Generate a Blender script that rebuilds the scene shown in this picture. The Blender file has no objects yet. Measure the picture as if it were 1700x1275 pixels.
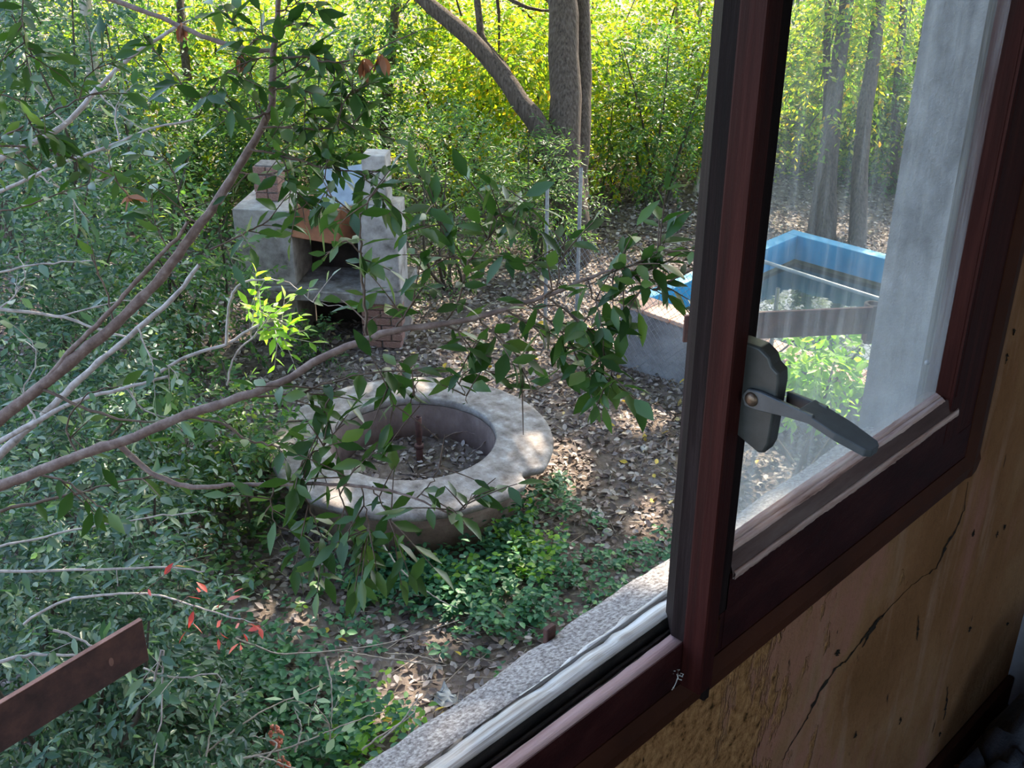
import bpy, math, random
import numpy as np
from math import sin, cos, radians as RAD, pi
from mathutils import Matrix, Vector

S = bpy.context.scene
COL = S.collection
RNG = np.random.default_rng(7)
random.seed(7)

# ------------------------------------------------------------------ camera
FPX = 1850.0                                   # focal length in pixels of a 1700 px wide frame
TH, RO, PS = RAD(26.5), RAD(0.13), RAD(44.86)  # pitch down, roll, yaw left of the wall direction
CAMP = np.array([0.52, 0.0, 3.65])
Fv = np.array([-sin(PS) * cos(TH), cos(PS) * cos(TH), -sin(TH)])
R0 = np.array([cos(PS), sin(PS), 0.0])
U0 = np.cross(R0, Fv)
Rv = R0 * cos(RO) + U0 * sin(RO)
Uv = -R0 * sin(RO) + U0 * cos(RO)
cam = bpy.data.cameras.new('camera')
cam.sensor_width = 36.0
cam.lens = FPX / 1700 * 36.0
cam.clip_start, cam.clip_end = 0.02, 300
cam_ob = bpy.data.objects.new('camera', cam)
COL.objects.link(cam_ob)
cam_ob.matrix_world = Matrix(((Rv[0], Uv[0], -Fv[0], CAMP[0]), (Rv[1], Uv[1], -Fv[1], CAMP[1]),
                              (Rv[2], Uv[2], -Fv[2], CAMP[2]), (0, 0, 0, 1)))
S.camera = cam_ob

# ------------------------------------------------------------------ world, sun, exposure
SUN_ELEV, SUN_AZ = RAD(43), (-0.40, 0.78)
W = bpy.data.worlds.new('sky')
S.world = W
W.use_nodes = True
nt = W.node_tree
sky = nt.nodes.new('ShaderNodeTexSky')
sky.sky_type = 'NISHITA'
sky.sun_disc = False
sky.sun_elevation = SUN_ELEV
sky.sun_rotation = math.atan2(SUN_AZ[0], SUN_AZ[1])
sky.air_density, sky.dust_density, sky.ozone_density = 1.0, 1.5, 1.0
bg = nt.nodes['Background']
bg.inputs['Strength'].default_value = 0.36
nt.links.new(sky.outputs['Color'], bg.inputs['Color'])
sun = bpy.data.lights.new('sun', 'SUN')
sun.energy = 7.5
sun.color = (1.0, 0.88, 0.70)
sun.angle = RAD(0.55)
sun_ob = bpy.data.objects.new('sun', sun)
COL.objects.link(sun_ob)
sd = Vector((SUN_AZ[0], SUN_AZ[1], 0)).normalized() * cos(SUN_ELEV) + Vector((0, 0, sin(SUN_ELEV)))
sun_ob.rotation_euler = sd.to_track_quat('Z', 'Y').to_euler()
sun_ob.location = (-6, 9, 14)
vs = S.view_settings
vs.view_transform = 'Standard'
vs.look = 'None'
vs.gamma = 1
vs.use_curve_mapping = False
vs.exposure = 1.42
S.cycles.max_bounces = 8
S.cycles.transparent_max_bounces = 12

# ------------------------------------------------------------------ geometry helpers
def atD(x, y, D):
    """point at image position (x, y) of the photograph, D metres in front of the lens"""
    return CAMP + (Fv + Rv * (x - 850) / FPX - Uv * (y - 637.5) / FPX) * D

def atZ(x, y, z):
    d = Fv + Rv * (x - 850) / FPX - Uv * (y - 637.5) / FPX
    return CAMP + d * (z - CAMP[2]) / d[2]

def depth(p):
    return (np.asarray(p) - CAMP) @ Fv

def screen(p):
    v = np.asarray(p) - CAMP
    z = v @ Fv
    z = np.where(np.abs(z) < 1e-3, 1e-3, z)
    return 850 + FPX * (v @ Rv) / z, 637.5 - FPX * (v @ Uv) / z, z

def npmesh(name, V, quads=None, tris=None, smooth=False):
    V = np.asarray(V, np.float32)
    me = bpy.data.meshes.new(name)
    nq = 0 if quads is None else len(quads)
    ntr = 0 if tris is None else len(tris)
    me.vertices.add(len(V))
    me.vertices.foreach_set('co', V.ravel())
    loops, starts = [], []
    if nq:
        loops.append(np.asarray(quads, np.int32).ravel())
        starts.append(np.arange(nq, dtype=np.int32) * 4)
    if ntr:
        loops.append(np.asarray(tris, np.int32).ravel())
        starts.append(nq * 4 + np.arange(ntr, dtype=np.int32) * 3)
    lp = np.concatenate(loops)
    me.loops.add(len(lp))
    me.loops.foreach_set('vertex_index', lp)
    me.polygons.add(nq + ntr)
    me.polygons.foreach_set('loop_start', np.concatenate(starts))
    if smooth:
        me.polygons.foreach_set('use_smooth', np.ones(nq + ntr, bool))
    me.update(calc_edges=True)
    return me

def link(name, me, mat=None, parent=None, loc=None, kind=None):
    o = bpy.data.objects.new(name, me)
    COL.objects.link(o)
    if mat is not None and me is not None and len(me.materials) == 0:
        me.materials.append(mat)
    if parent is not None:
        o.parent = parent
        w = world_loc(parent)
        if loc is None:
            o.location = -w          # vertices are given in world coordinates
        else:
            o.location = Vector(loc) - w
    elif loc is not None:
        o.location = loc
    if kind:
        o['kind'] = kind
    return o

def world_loc(o):
    v = Vector((0, 0, 0))
    while o is not None:
        v += o.location
        o = o.parent
    return v

def tag(o, label, cat, group=None, kind=None):
    o['label'] = label
    o['category'] = cat
    if group:
        o['group'] = group
    if kind:
        o['kind'] = kind
    return o

def thing(name, label, cat, loc=(0, 0, 0), group=None, kind=None):
    o = bpy.data.objects.new(name, None)
    o.empty_display_size = 0.1
    COL.objects.link(o)
    o.location = Vector([float(c) for c in loc])
    return tag(o, label, cat, group, kind)

class MB:
    """mesh builder: convex boxes, prisms, tubes; n-gon faces"""
    def __init__(s):
        s.v, s.f = [], []
    def add(s, vs, fs):
        b = len(s.v)
        s.v += [tuple(float(c) for c in p) for p in vs]
        s.f += [tuple(b + i for i in f) for f in fs]
        return s
    def box(s, a, b, M=None):
        (x0, y0, z0), (x1, y1, z1) = a, b
        vs = [(x0, y0, z0), (x1, y0, z0), (x1, y1, z0), (x0, y1, z0), (x0, y0, z1), (x1, y0, z1), (x1, y1, z1), (x0, y1, z1)]
        if M is not None:
            vs = [M @ Vector(p) for p in vs]
        return s.add(vs, [(0, 3, 2, 1), (4, 5, 6, 7), (0, 1, 5, 4), (1, 2, 6, 5), (2, 3, 7, 6), (3, 0, 4, 7)])
    def prism(s, poly, axis, a, b):
        """extrude a 2-D polygon along axis from a to b; the two other axes keep their order"""
        n = len(poly)
        def mk(p, t):
            q = list(p); q.insert(axis, t); return tuple(q)
        vs = [mk(p, a) for p in poly] + [mk(p, b) for p in poly]
        fs = [tuple(range(n))[::-1], tuple(range(n, 2 * n))]
        fs += [(i, (i + 1) % n, n + (i + 1) % n, n + i) for i in range(n)]
        return s.add(vs, fs)
    def build(s, name, mat=None, parent=None, bevel=0, seg=1, smooth=False, kind=None, M=None):
        me = bpy.data.meshes.new(name)
        vs = s.v if M is None else [tuple(M @ Vector(p)) for p in s.v]
        me.from_pydata(vs, [], s.f)
        import bmesh
        bm = bmesh.new(); bm.from_mesh(me)
        bmesh.ops.recalc_face_normals(bm, faces=bm.faces)
        if bevel:
            bmesh.ops.bevel(bm, geom=list(bm.edges), offset=bevel, segments=seg, affect='EDGES', profile=0.6, clamp_overlap=True)
        bm.to_mesh(me); bm.free()
        if smooth:
            me.polygons.foreach_set('use_smooth', np.ones(len(me.polygons), bool))
        me.update()
        return link(name, me, mat, parent, kind=kind)

def smooth_path(pts, n):
    P = np.asarray(pts, float)
    if len(P) < 3:
        t = np.linspace(0, 1, n)[:, None]
        return P[0] * (1 - t) + P[-1] * t
    Q = np.vstack([2 * P[0] - P[1], P, 2 * P[-1] - P[-2]])
    out = []
    u = np.linspace(0, len(P) - 1 - 1e-6, n)
    for t in u:
        i = int(t); f = t - i
        p0, p1, p2, p3 = Q[i], Q[i + 1], Q[i + 2], Q[i + 3]
        out.append(0.5 * ((2 * p1) + (-p0 + p2) * f + (2 * p0 - 5 * p1 + 4 * p2 - p3) * f ** 2 + (-p0 + 3 * p1 - 3 * p2 + p3) * f ** 3))
    return np.array(out)

def tube_arrays(P, r, sides=6, wob=0.0, rng=RNG):
    P = np.asarray(P, float)
    n = len(P)
    r = np.broadcast_to(np.asarray(r, float), (n,))
    T = np.gradient(P, axis=0)
    T /= np.linalg.norm(T, axis=1)[:, None] + 1e-9
    ref = np.array([0.31, 0.27, 0.91])
    A = np.cross(T, ref); A /= np.linalg.norm(A, axis=1)[:, None] + 1e-9
    B = np.cross(T, A)
    a = np.linspace(0, 2 * pi, sides, endpoint=False)
    rr = r[:, None] * (1 + wob * rng.normal(size=(n, sides)))
    V = P[:, None, :] + rr[..., None] * (A[:, None, :] * np.cos(a)[None, :, None] + B[:, None, :] * np.sin(a)[None, :, None])
    V = V.reshape(-1, 3)
    i = np.arange(n - 1)[:, None] * sides + np.arange(sides)[None, :]
    j = np.arange(n - 1)[:, None] * sides + (np.arange(sides)[None, :] + 1) % sides
    Q = np.stack([i, j, j + sides, i + sides], -1).reshape(-1, 4)
    return V, Q

def join(parts):
    Vs, Qs, b = [], [], 0
    for V, Q in parts:
        Vs.append(V); Qs.append(np.asarray(Q) + b); b += len(V)
    return np.vstack(Vs), np.vstack(Qs)

def tubes(name, paths, mat, parent=None, sides=6, wob=0.0, kind=None):
    V, Q = join([tube_arrays(P, r, sides, wob) for P, r in paths])
    return link(name, npmesh(name, V, Q, smooth=True), mat, parent, kind=kind)

def lathe(name, prof, mat, parent=None, seg=64, center=(0, 0, 0), closed=True, jitter=0.0, rng=RNG, mod=None):
    prof = np.asarray(prof, float)
    a = np.linspace(0, 2 * pi, seg, endpoint=False)
    V = np.stack([prof[:, None, 0] * np.cos(a), prof[:, None, 0] * np.sin(a), np.broadcast_to(prof[:, None, 1], (len(prof), seg))], -1)
    if jitter:
        V += rng.normal(size=V.shape) * jitter
    V = V.reshape(-1, 3)
    if mod is not None:
        V = mod(V)
    V = V + np.asarray(center, float)
    m = len(prof)
    rows = m if closed else m - 1
    i = np.arange(rows)
    k = np.arange(seg)
    a0 = (i[:, None] * seg + k[None, :]); a1 = (i[:, None] * seg + (k[None, :] + 1) % seg)
    b0 = (((i + 1) % m)[:, None] * seg + k[None, :]); b1 = (((i + 1) % m)[:, None] * seg + (k[None, :] + 1) % seg)
    Q = np.stack([a0, a1, b1, b0], -1).reshape(-1, 4)
    me = npmesh(name, V, Q)
    return link(name, me, mat, parent)

# ------------------------------------------------------------------ materials
def new_mat(name):
    m = bpy.data.materials.new(name)
    m.use_nodes = True
    n = m.node_tree
    n.nodes.clear()
    out = n.nodes.new('ShaderNodeOutputMaterial')
    return m, n, out

def nd(n, t, **kw):
    x = n.nodes.new(t)
    for k, v in kw.items():
        if k in x.inputs.keys():
            x.inputs[k].default_value = v
        else:
            setattr(x, k, v)
    return x

def ramp(n, src, stops, interp='LINEAR'):
    r = n.nodes.new('ShaderNodeValToRGB')
    r.color_ramp.interpolation = interp
    e = r.color_ramp.elements
    while len(e) < len(stops):
        e.new(0.5)
    for el, (p, c) in zip(e, stops):
        el.position = p
        el.color = (*c, 1) if len(c) == 3 else c
    n.links.new(src, r.inputs['Fac'])
    return r.outputs['Color']

def noise(n, scale, detail=6, rough=0.6, stretch=(1, 1, 1), off=(0, 0, 0), dist=0.0):
    tc = n.nodes.new('ShaderNodeTexCoord')
    mp = nd(n, 'ShaderNodeMapping')
    mp.inputs['Scale'].default_value = stretch
    mp.inputs['Location'].default_value = off
    n.links.new(tc.outputs['Object'], mp.inputs['Vector'])
    nz = n.nodes.new('ShaderNodeTexNoise')
    nz.inputs['Scale'].default_value = scale
    nz.inputs['Detail'].default_value = detail
    nz.inputs['Roughness'].default_value = rough
    nz.inputs['Distortion'].default_value = dist
    n.links.new(mp.outputs['Vector'], nz.inputs['Vector'])
    return nz.outputs['Fac']

def mixc(n, fac, a, b):
    m = n.nodes.new('ShaderNodeMix')
    m.data_type = 'RGBA'
    for s, v in ((0, fac), (6, a), (7, b)):
        if isinstance(v, (int, float)):
            m.inputs[s].default_value = v
        elif isinstance(v, tuple):
            m.inputs[s].default_value = (*v, 1)
        else:
            n.links.new(v, m.inputs[s])
    return m.outputs[2]

def finish(m, n, out, color, rough=0.8, bump=None, bump_d=0.01, spec=0.3, metal=0.0):
    p = n.nodes.new('ShaderNodeBsdfPrincipled')
    if isinstance(color, tuple):
        p.inputs['Base Color'].default_value = (*color, 1)
    else:
        n.links.new(color, p.inputs['Base Color'])
    if isinstance(rough, (int, float)):
        p.inputs['Roughness'].default_value = rough
    else:
        n.links.new(rough, p.inputs['Roughness'])
    p.inputs['Specular IOR Level'].default_value = spec
    p.inputs['Metallic'].default_value = metal
    if bump is not None:
        b = n.nodes.new('ShaderNodeBump')
        b.inputs['Strength'].default_value = 0.8
        b.inputs['Distance'].default_value = bump_d
        n.links.new(bump, b.inputs['Height'])
        n.links.new(b.outputs['Normal'], p.inputs['Normal'])
    n.links.new(p.outputs['BSDF'], out.inputs['Surface'])
    return m

def simple(name, stops, scale, rough=0.8, stretch=(1, 1, 1), bump_d=0.004, detail=8, spec=0.3, metal=0.0, bscale=None):
    m, n, out = new_mat(name)
    f = noise(n, scale, detail, 0.65, stretch)
    c = ramp(n, f, stops)
    b = noise(n, bscale or scale * 3, 8, 0.7, stretch)
    return finish(m, n, out, c, rough, b, bump_d, spec, metal)

def leafmat(name, stops, trans=0.45, rough=0.42, tboost=(1.5, 1.6, 0.6), spec=0.5):
    """leaf: glossy upper side, light passing through; hue varies leaf by leaf"""
    m, n, out = new_mat(name)
    g = n.nodes.new('ShaderNodeNewGeometry')
    oi = n.nodes.new('ShaderNodeObjectInfo')
    ad = nd(n, 'ShaderNodeMath', operation='ADD')
    n.links.new(g.outputs['Random Per Island'], ad.inputs[0])
    n.links.new(oi.outputs['Random'], ad.inputs[1])
    fr = nd(n, 'ShaderNodeMath', operation='FRACT')
    n.links.new(ad.outputs[0], fr.inputs[0])
    c = ramp(n, fr.outputs[0], stops)
    p = n.nodes.new('ShaderNodeBsdfPrincipled')
    n.links.new(c, p.inputs['Base Color'])
    p.inputs['Roughness'].default_value = rough
    p.inputs['Specular IOR Level'].default_value = spec
    t = n.nodes.new('ShaderNodeBsdfTranslucent')
    mu = n.nodes.new('ShaderNodeMix'); mu.data_type = 'RGBA'; mu.blend_type = 'MULTIPLY'
    mu.inputs[0].default_value = 1
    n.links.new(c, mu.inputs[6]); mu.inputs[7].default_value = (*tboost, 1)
    n.links.new(mu.outputs[2], t.inputs['Color'])
    mx = n.nodes.new('ShaderNodeMixShader')
    mx.inputs[0].default_value = trans
    n.links.new(p.outputs[0], mx.inputs[1]); n.links.new(t.outputs[0], mx.inputs[2])
    n.links.new(mx.outputs[0], out.inputs['Surface'])
    return m

M = {}
M['red'] = simple('red_paint', [(0.25, (0.016, 0.004, 0.0036)), (0.5, (0.034, 0.0062, 0.0052)), (0.75, (0.062, 0.015, 0.012))], 60, 0.55, (1, 1, 0.05), 0.0015, spec=0.15)
M['red_y'] = simple('red_paint_worn', [(0.25, (0.013, 0.0035, 0.004)), (0.5, (0.029, 0.006, 0.0065)), (0.72, (0.05, 0.014, 0.013)), (0.85, (0.16, 0.10, 0.095))], 40, 0.55, (1, 0.3, 0.6), 0.0015, spec=0.15)
M['dark'] = simple('dark_weathered_shaded_paint', [(0.3, (0.005, 0.0035, 0.0035)), (0.55, (0.013, 0.007, 0.007)), (0.8, (0.045, 0.03, 0.03))], 50, 0.7, (1, 1, 0.06), 0.002, spec=0.12)  # weathered edge tone that also puts shade on the stile's room face
M['dirt'] = simple('groove_dirt', [(0.35, (0.008, 0.007, 0.006)), (0.6, (0.03, 0.024, 0.02)), (0.8, (0.10, 0.085, 0.075))], 60, 0.95, (1, 0.4, 1), 0.003)
M['trim'] = simple('trim_brown', [(0.3, (0.032, 0.010, 0.005)), (0.6, (0.062, 0.019, 0.009)), (0.85, (0.11, 0.042, 0.024))], 10, 0.6, (1, 0.4, 0.4), 0.0015, spec=0.15)
M['pink'] = simple('faded_pink_paint', [(0.25, (0.12, 0.06, 0.05)), (0.45, (0.36, 0.22, 0.20)), (0.7, (0.48, 0.33, 0.31)), (0.9, (0.55, 0.45, 0.42))], 110, 0.75, (1, 0.05, 1), 0.002)
M['bead'] = simple('bead_lit_tone', [(0.28, (0.14, 0.07, 0.06)), (0.40, (0.46, 0.29, 0.25)), (0.56, (0.66, 0.49, 0.44)), (0.75, (0.78, 0.68, 0.64))], 120, 0.75, (1, 0.05, 1), 0.002)  # bead top lightened in colour, as if lit through the glass
M['beadfront'] = simple('bead_shaded_tone', [(0.3, (0.06, 0.034, 0.032)), (0.55, (0.125, 0.08, 0.075)), (0.8, (0.22, 0.17, 0.16))], 20, 0.7, (1, 0.15, 1), 0.0015, spec=0.2)  # same bead's front darkened in colour, as the side turned from the light
M['greywood'] = simple('grey_weathered_wood', [(0.28, (0.13, 0.095, 0.07)), (0.42, (0.40, 0.355, 0.31)), (0.55, (0.58, 0.56, 0.53)), (0.75, (0.74, 0.74, 0.75))], 90, 0.8, (1.6, 0.035, 1.6), 0.003, bscale=160)
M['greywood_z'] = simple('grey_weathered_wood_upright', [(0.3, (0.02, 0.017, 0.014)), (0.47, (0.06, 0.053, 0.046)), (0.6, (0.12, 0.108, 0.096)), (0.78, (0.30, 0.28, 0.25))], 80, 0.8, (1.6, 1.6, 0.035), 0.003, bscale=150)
M['concrete'] = simple('sill_concrete', [(0.36, (0.13, 0.112, 0.105)), (0.5, (0.31, 0.28, 0.265)), (0.64, (0.52, 0.49, 0.465))], 230, 0.92, (1, 1, 1), 0.004, bscale=260)
M['stucco'] = simple('stucco_grey', [(0.3, (0.16, 0.16, 0.17)), (0.5, (0.27, 0.27, 0.28)), (0.7, (0.37, 0.37, 0.385))], 26, 0.95, (1, 1, 0.7), 0.012, bscale=70)
M['handle'] = simple('grey_handle_paint', [(0.3, (0.034, 0.037, 0.035)), (0.6, (0.055, 0.058, 0.056)), (0.85, (0.09, 0.095, 0.095))], 30, 0.38, bump_d=0.0006, spec=0.5)
M['lever'] = simple('lever_paint', [(0.3, (0.05, 0.058, 0.062)), (0.6, (0.08, 0.09, 0.098)), (0.85, (0.14, 0.15, 0.16))], 30, 0.34, bump_d=0.0005, spec=0.6)
M['screw'] = simple('worn_screw', [(0.3, (0.08, 0.05, 0.035)), (0.6, (0.2, 0.14, 0.10)), (0.85, (0.4, 0.36, 0.32))], 60, 0.35, bump_d=0.0005, metal=0.7)
M['rust'] = simple('rusty_iron', [(0.25, (0.035, 0.020, 0.018)), (0.5, (0.085, 0.040, 0.034)), (0.75, (0.16, 0.07, 0.05))], 35, 0.68, bump_d=0.001, spec=0.3)
M['rustedge'] = simple('rusty_iron_pale', [(0.3, (0.14, 0.06, 0.045)), (0.7, (0.36, 0.19, 0.15))], 35, 0.7, bump_d=0.001)
M['bark'] = simple('bark_grey_brown', [(0.3, (0.035, 0.024, 0.018)), (0.5, (0.12, 0.085, 0.066)), (0.75, (0.22, 0.17, 0.135))], 55, 0.9, (1, 1, 0.06), 0.05, bscale=60)
M['barkpale'] = simple('bark_pale', [(0.25, (0.16, 0.14, 0.12)), (0.5, (0.32, 0.28, 0.23)), (0.8, (0.46, 0.42, 0.36))], 12, 0.9, (1, 1, 0.25), 0.01)
M['barkdark'] = simple('bark_dark', [(0.25, (0.035, 0.028, 0.022)), (0.6, (0.10, 0.08, 0.06)), (0.85, (0.18, 0.15, 0.12))], 14, 0.9, (1, 1, 0.2), 0.02)
M['branch'] = simple('branch_bark', [(0.25, (0.08, 0.05, 0.04)), (0.5, (0.17, 0.115, 0.095)), (0.75, (0.28, 0.22, 0.19))], 45, 0.7, bump_d=0.002)
M['branchgrey'] = simple('branch_bark_grey', [(0.25, (0.17, 0.14, 0.12)), (0.5, (0.36, 0.31, 0.28)), (0.8, (0.54, 0.49, 0.46))], 40, 0.7, bump_d=0.002)
M['twig'] = simple('twig_bark', [(0.3, (0.055, 0.035, 0.025)), (0.7, (0.15, 0.10, 0.07))], 60, 0.7, bump_d=0.0006)
M['drystem'] = simple('dry_stem', [(0.3, (0.22, 0.17, 0.13)), (0.7, (0.46, 0.40, 0.33))], 50, 0.8, bump_d=0.0006)
M['stone'] = simple('fountain_cement', [(0.28, (0.085, 0.068, 0.058)), (0.42, (0.19, 0.16, 0.142)), (0.56, (0.28, 0.25, 0.23)), (0.72, (0.43, 0.41, 0.395))], 11, 0.92, bump_d=0.006, bscale=70, detail=14)
M['stonebrown'] = simple('fountain_render', [(0.25, (0.14, 0.09, 0.07)), (0.5, (0.28, 0.20, 0.165)), (0.75, (0.40, 0.31, 0.26))], 5, 0.92, (1, 1, 1.6), 0.005, bscale=40)
M['basin'] = simple('basin_render', [(0.25, (0.075, 0.05, 0.042)), (0.5, (0.16, 0.112, 0.098)), (0.75, (0.25, 0.195, 0.175))], 5, 0.92, (1, 1, 0.6), 0.004, bscale=40)
M['white'] = simple('whitewash', [(0.28, (0.12, 0.10, 0.09)), (0.45, (0.30, 0.265, 0.24)), (0.6, (0.43, 0.385, 0.355)), (0.78, (0.53, 0.48, 0.45))], 7, 0.92, bump_d=0.006, bscale=30)
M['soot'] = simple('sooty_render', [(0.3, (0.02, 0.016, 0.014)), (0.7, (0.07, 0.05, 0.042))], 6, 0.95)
M['brick'] = simple('old_brick', [(0.25, (0.13, 0.07, 0.055)), (0.5, (0.29, 0.16, 0.125)), (0.8, (0.43, 0.30, 0.25))], 9, 0.95, bump_d=0.004)
M['mortar'] = simple('mortar', [(0.3, (0.12, 0.10, 0.09)), (0.7, (0.25, 0.22, 0.20))], 20, 0.95)
M['hood'] = simple('rusty_hood', [(0.25, (0.10, 0.045, 0.025)), (0.55, (0.26, 0.10, 0.05)), (0.8, (0.38, 0.17, 0.09))], 5, 0.8, bump_d=0.003)
M['sheet'] = simple('grey_sheet', [(0.3, (0.20, 0.23, 0.27)), (0.7, (0.36, 0.40, 0.46))], 6, 0.5, bump_d=0.002)
M['poolblue'] = simple('pool_blue_paint', [(0.25, (0.03, 0.17, 0.29)), (0.5, (0.04, 0.27, 0.46)), (0.8, (0.08, 0.37, 0.56))], 3, 0.6, bump_d=0.003)
M['coping'] = simple('terracotta_coping', [(0.25, (0.30, 0.17, 0.12)), (0.5, (0.50, 0.31, 0.23)), (0.8, (0.66, 0.46, 0.36))], 9, 0.9, bump_d=0.004)
M['poolwall'] = simple('pool_wall_render', [(0.25, (0.07, 0.064, 0.062)), (0.45, (0.19, 0.18, 0.18)), (0.7, (0.32, 0.31, 0.31))], 3.2, 0.92, (1, 1, 1.4), 0.005, bscale=30)
M['moss'] = simple('waterline_moss', [(0.3, (0.03, 0.035, 0.02)), (0.7, (0.10, 0.10, 0.05))], 25, 0.95)
M['galv'] = simple('galvanised_wire', [(0.3, (0.22, 0.23, 0.24)), (0.7, (0.42, 0.43, 0.44))], 30, 0.5, metal=0.6, bump_d=0.0005)
M['pole'] = simple('pale_pole', [(0.3, (0.22, 0.23, 0.23)), (0.7, (0.38, 0.39, 0.39))], 10, 0.5, bump_d=0.001)
M['rock'] = simple('pale_stone', [(0.3, (0.35, 0.32, 0.28)), (0.7, (0.62, 0.58, 0.52))], 12, 0.9)
M['greyplaster'] = simple('grey_end_plaster', [(0.3, (0.24, 0.23, 0.24)), (0.7, (0.40, 0.39, 0.40))], 5, 0.95)
M['roomwall'] = simple('room_plaster', [(0.3, (0.66, 0.48, 0.30)), (0.7, (0.78, 0.60, 0.40))], 3, 0.95)
M['floor'] = simple('floor_dust', [(0.3, (0.05, 0.025, 0.018)), (0.6, (0.11, 0.055, 0.04)), (0.85, (0.2, 0.12, 0.09))], 25, 0.9)
M['plastic'] = simple('dark_blue_grey_plastic', [(0.3, (0.02, 0.025, 0.035)), (0.7, (0.07, 0.08, 0.10))], 14, 0.35, bump_d=0.004)
M['web'] = simple('pale_cobweb', [(0.3, (0.5, 0.5, 0.48)), (0.7, (0.75, 0.75, 0.72))], 40, 0.95)
M['black'] = simple('crack_shadow', [(0.3, (0.010, 0.007, 0.004)), (0.7, (0.03, 0.02, 0.012))], 40, 0.98)

# inner plaster of the window wall: flaking layers, damp streaks, pits
m, n, out = new_mat('window_wall_plaster')
big = noise(n, 2.4, 8, 0.62, (1, 1, 0.75), (3.1, 0.4, 1.2), 0.6)
c = ramp(n, big, [(0.30, (0.165, 0.078, 0.030)), (0.45, (0.23, 0.112, 0.050)), (0.53, (0.265, 0.142, 0.068)), (0.60, (0.32, 0.15, 0.10)), (0.72, (0.23, 0.145, 0.052))])
st = noise(n, 7, 8, 0.6, (1, 2.2, 0.35), (0, 2, 0))
c = mixc(n, ramp(n, st, [(0.54, (0, 0, 0)), (0.70, (0.6, 0.6, 0.6))]), c, (0.36, 0.222, 0.155))
pk = noise(n, 5, 6, 0.6, (1, 2.0, 0.4), (7, 2, 3))
c = mixc(n, ramp(n, pk, [(0.55, (0, 0, 0)), (0.68, (0.75, 0.75, 0.75))]), c, (0.31, 0.14, 0.105))
# crumbling bare patch below the sill (near the sash post)
sep = n.nodes.new('ShaderNodeSeparateXYZ'); tc = n.nodes.new('ShaderNodeTexCoord')
n.links.new(tc.outputs['Object'], sep.inputs[0])
yy = nd(n, 'ShaderNodeMapRange'); n.links.new(sep.outputs['Y'], yy.inputs['Value'])
yy.inputs['From Min'].default_value = 1.25; yy.inputs['From Max'].default_value = 0.75
ad = nd(n, 'ShaderNodeMath', operation='MULTIPLY_ADD'); n.links.new(noise(n, 6, 6, 0.65, (1, 1.6, 0.6), (1, 5, 2)), ad.inputs[0])
ad.inputs[1].default_value = 3.0
n.links.new(yy.outputs[0], ad.inputs[2])
bare = ramp(n, ad.outputs[0], [(0.0, (0, 0, 0)), (1.0, (1, 1, 1))])
mr = nd(n, 'ShaderNodeMapRange'); n.links.new(ad.outputs[0], mr.inputs['Value'])
mr.inputs['From Min'].default_value = 1.98; mr.inputs['From Max'].default_value = 2.12
pit = noise(n, 60, 8, 0.7)
earth = ramp(n, pit, [(0.34, (0.06, 0.032, 0.010)), (0.45, (0.40, 0.195, 0.075)), (0.6, (0.62, 0.335, 0.145)), (0.8, (0.74, 0.45, 0.23))])
c = mixc(n, mr.outputs[0], c, earth)
sp = noise(n, 38, 3, 0.5, (1, 1.6, 0.5), (9, 1, 4))
c = mixc(n, ramp(n, sp, [(0.70, (0, 0, 0)), (0.745, (1, 1, 1))]), c, (0.035, 0.018, 0.01))
hb = nd(n, 'ShaderNodeMath', operation='MULTIPLY'); n.links.new(mr.outputs[0], hb.inputs[0]); n.links.new(pit, hb.inputs[1])
hb2 = nd(n, 'ShaderNodeMath', operation='MULTIPLY_ADD'); n.links.new(noise(n, 25, 8, 0.6), hb2.inputs[0]); hb2.inputs[1].default_value = 0.25
n.links.new(hb.outputs[0], hb2.inputs[2])
M['plaster'] = finish(m, n, out, c, 0.95, hb2.outputs[0], 0.03, 0.1)

# dirty window glass: dust film with run marks, thicker toward the bottom edge
m, n, out = new_mat('dirty_glass')
tr = n.nodes.new('ShaderNodeBsdfTransparent'); tr.inputs[0].default_value = (0.93, 0.95, 0.94, 1)
gl = n.nodes.new('ShaderNodeBsdfGlossy'); gl.inputs['Roughness'].default_value = 0.03
df = n.nodes.new('ShaderNodeBsdfDiffuse'); df.inputs[0].default_value = (0.72, 0.74, 0.74, 1)
tl = n.nodes.new('ShaderNodeBsdfTranslucent'); tl.inputs[0].default_value = (0.72, 0.74, 0.74, 1)
dm = n.nodes.new('ShaderNodeMixShader'); dm.inputs[0].default_value = 0.6
n.links.new(df.outputs[0], dm.inputs[1]); n.links.new(tl.outputs[0], dm.inputs[2])
run = noise(n, 28, 6, 0.7, (1, 2.5, 0.16))
film = noise(n, 5, 4, 0.5)
sep = n.nodes.new('ShaderNodeSeparateXYZ'); tc = n.nodes.new('ShaderNodeTexCoord')
n.links.new(tc.outputs['Object'], sep.inputs[0])
zz = nd(n, 'ShaderNodeMapRange'); n.links.new(sep.outputs['Z'], zz.inputs['Value'])
zz.inputs['From Min'].default_value = 3.25; zz.inputs['From Max'].default_value = 2.98
zz.inputs['To Min'].default_value = 0.0; zz.inputs['To Max'].default_value = 0.16
a1 = nd(n, 'ShaderNodeMapRange'); n.links.new(run, a1.inputs['Value'])
a1.inputs['From Min'].default_value = 0.48; a1.inputs['From Max'].default_value = 0.75; a1.inputs['To Max'].default_value = 0.20
a2 = nd(n, 'ShaderNodeMath', operation='ADD'); n.links.new(a1.outputs[0], a2.inputs[0]); n.links.new(zz.outputs[0], a2.inputs[1])
a3 = nd(n, 'ShaderNodeMath', operation='MULTIPLY_ADD'); n.links.new(film, a3.inputs[0]); a3.inputs[1].default_value = 0.085; n.links.new(a2.outputs[0], a3.inputs[2])
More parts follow.
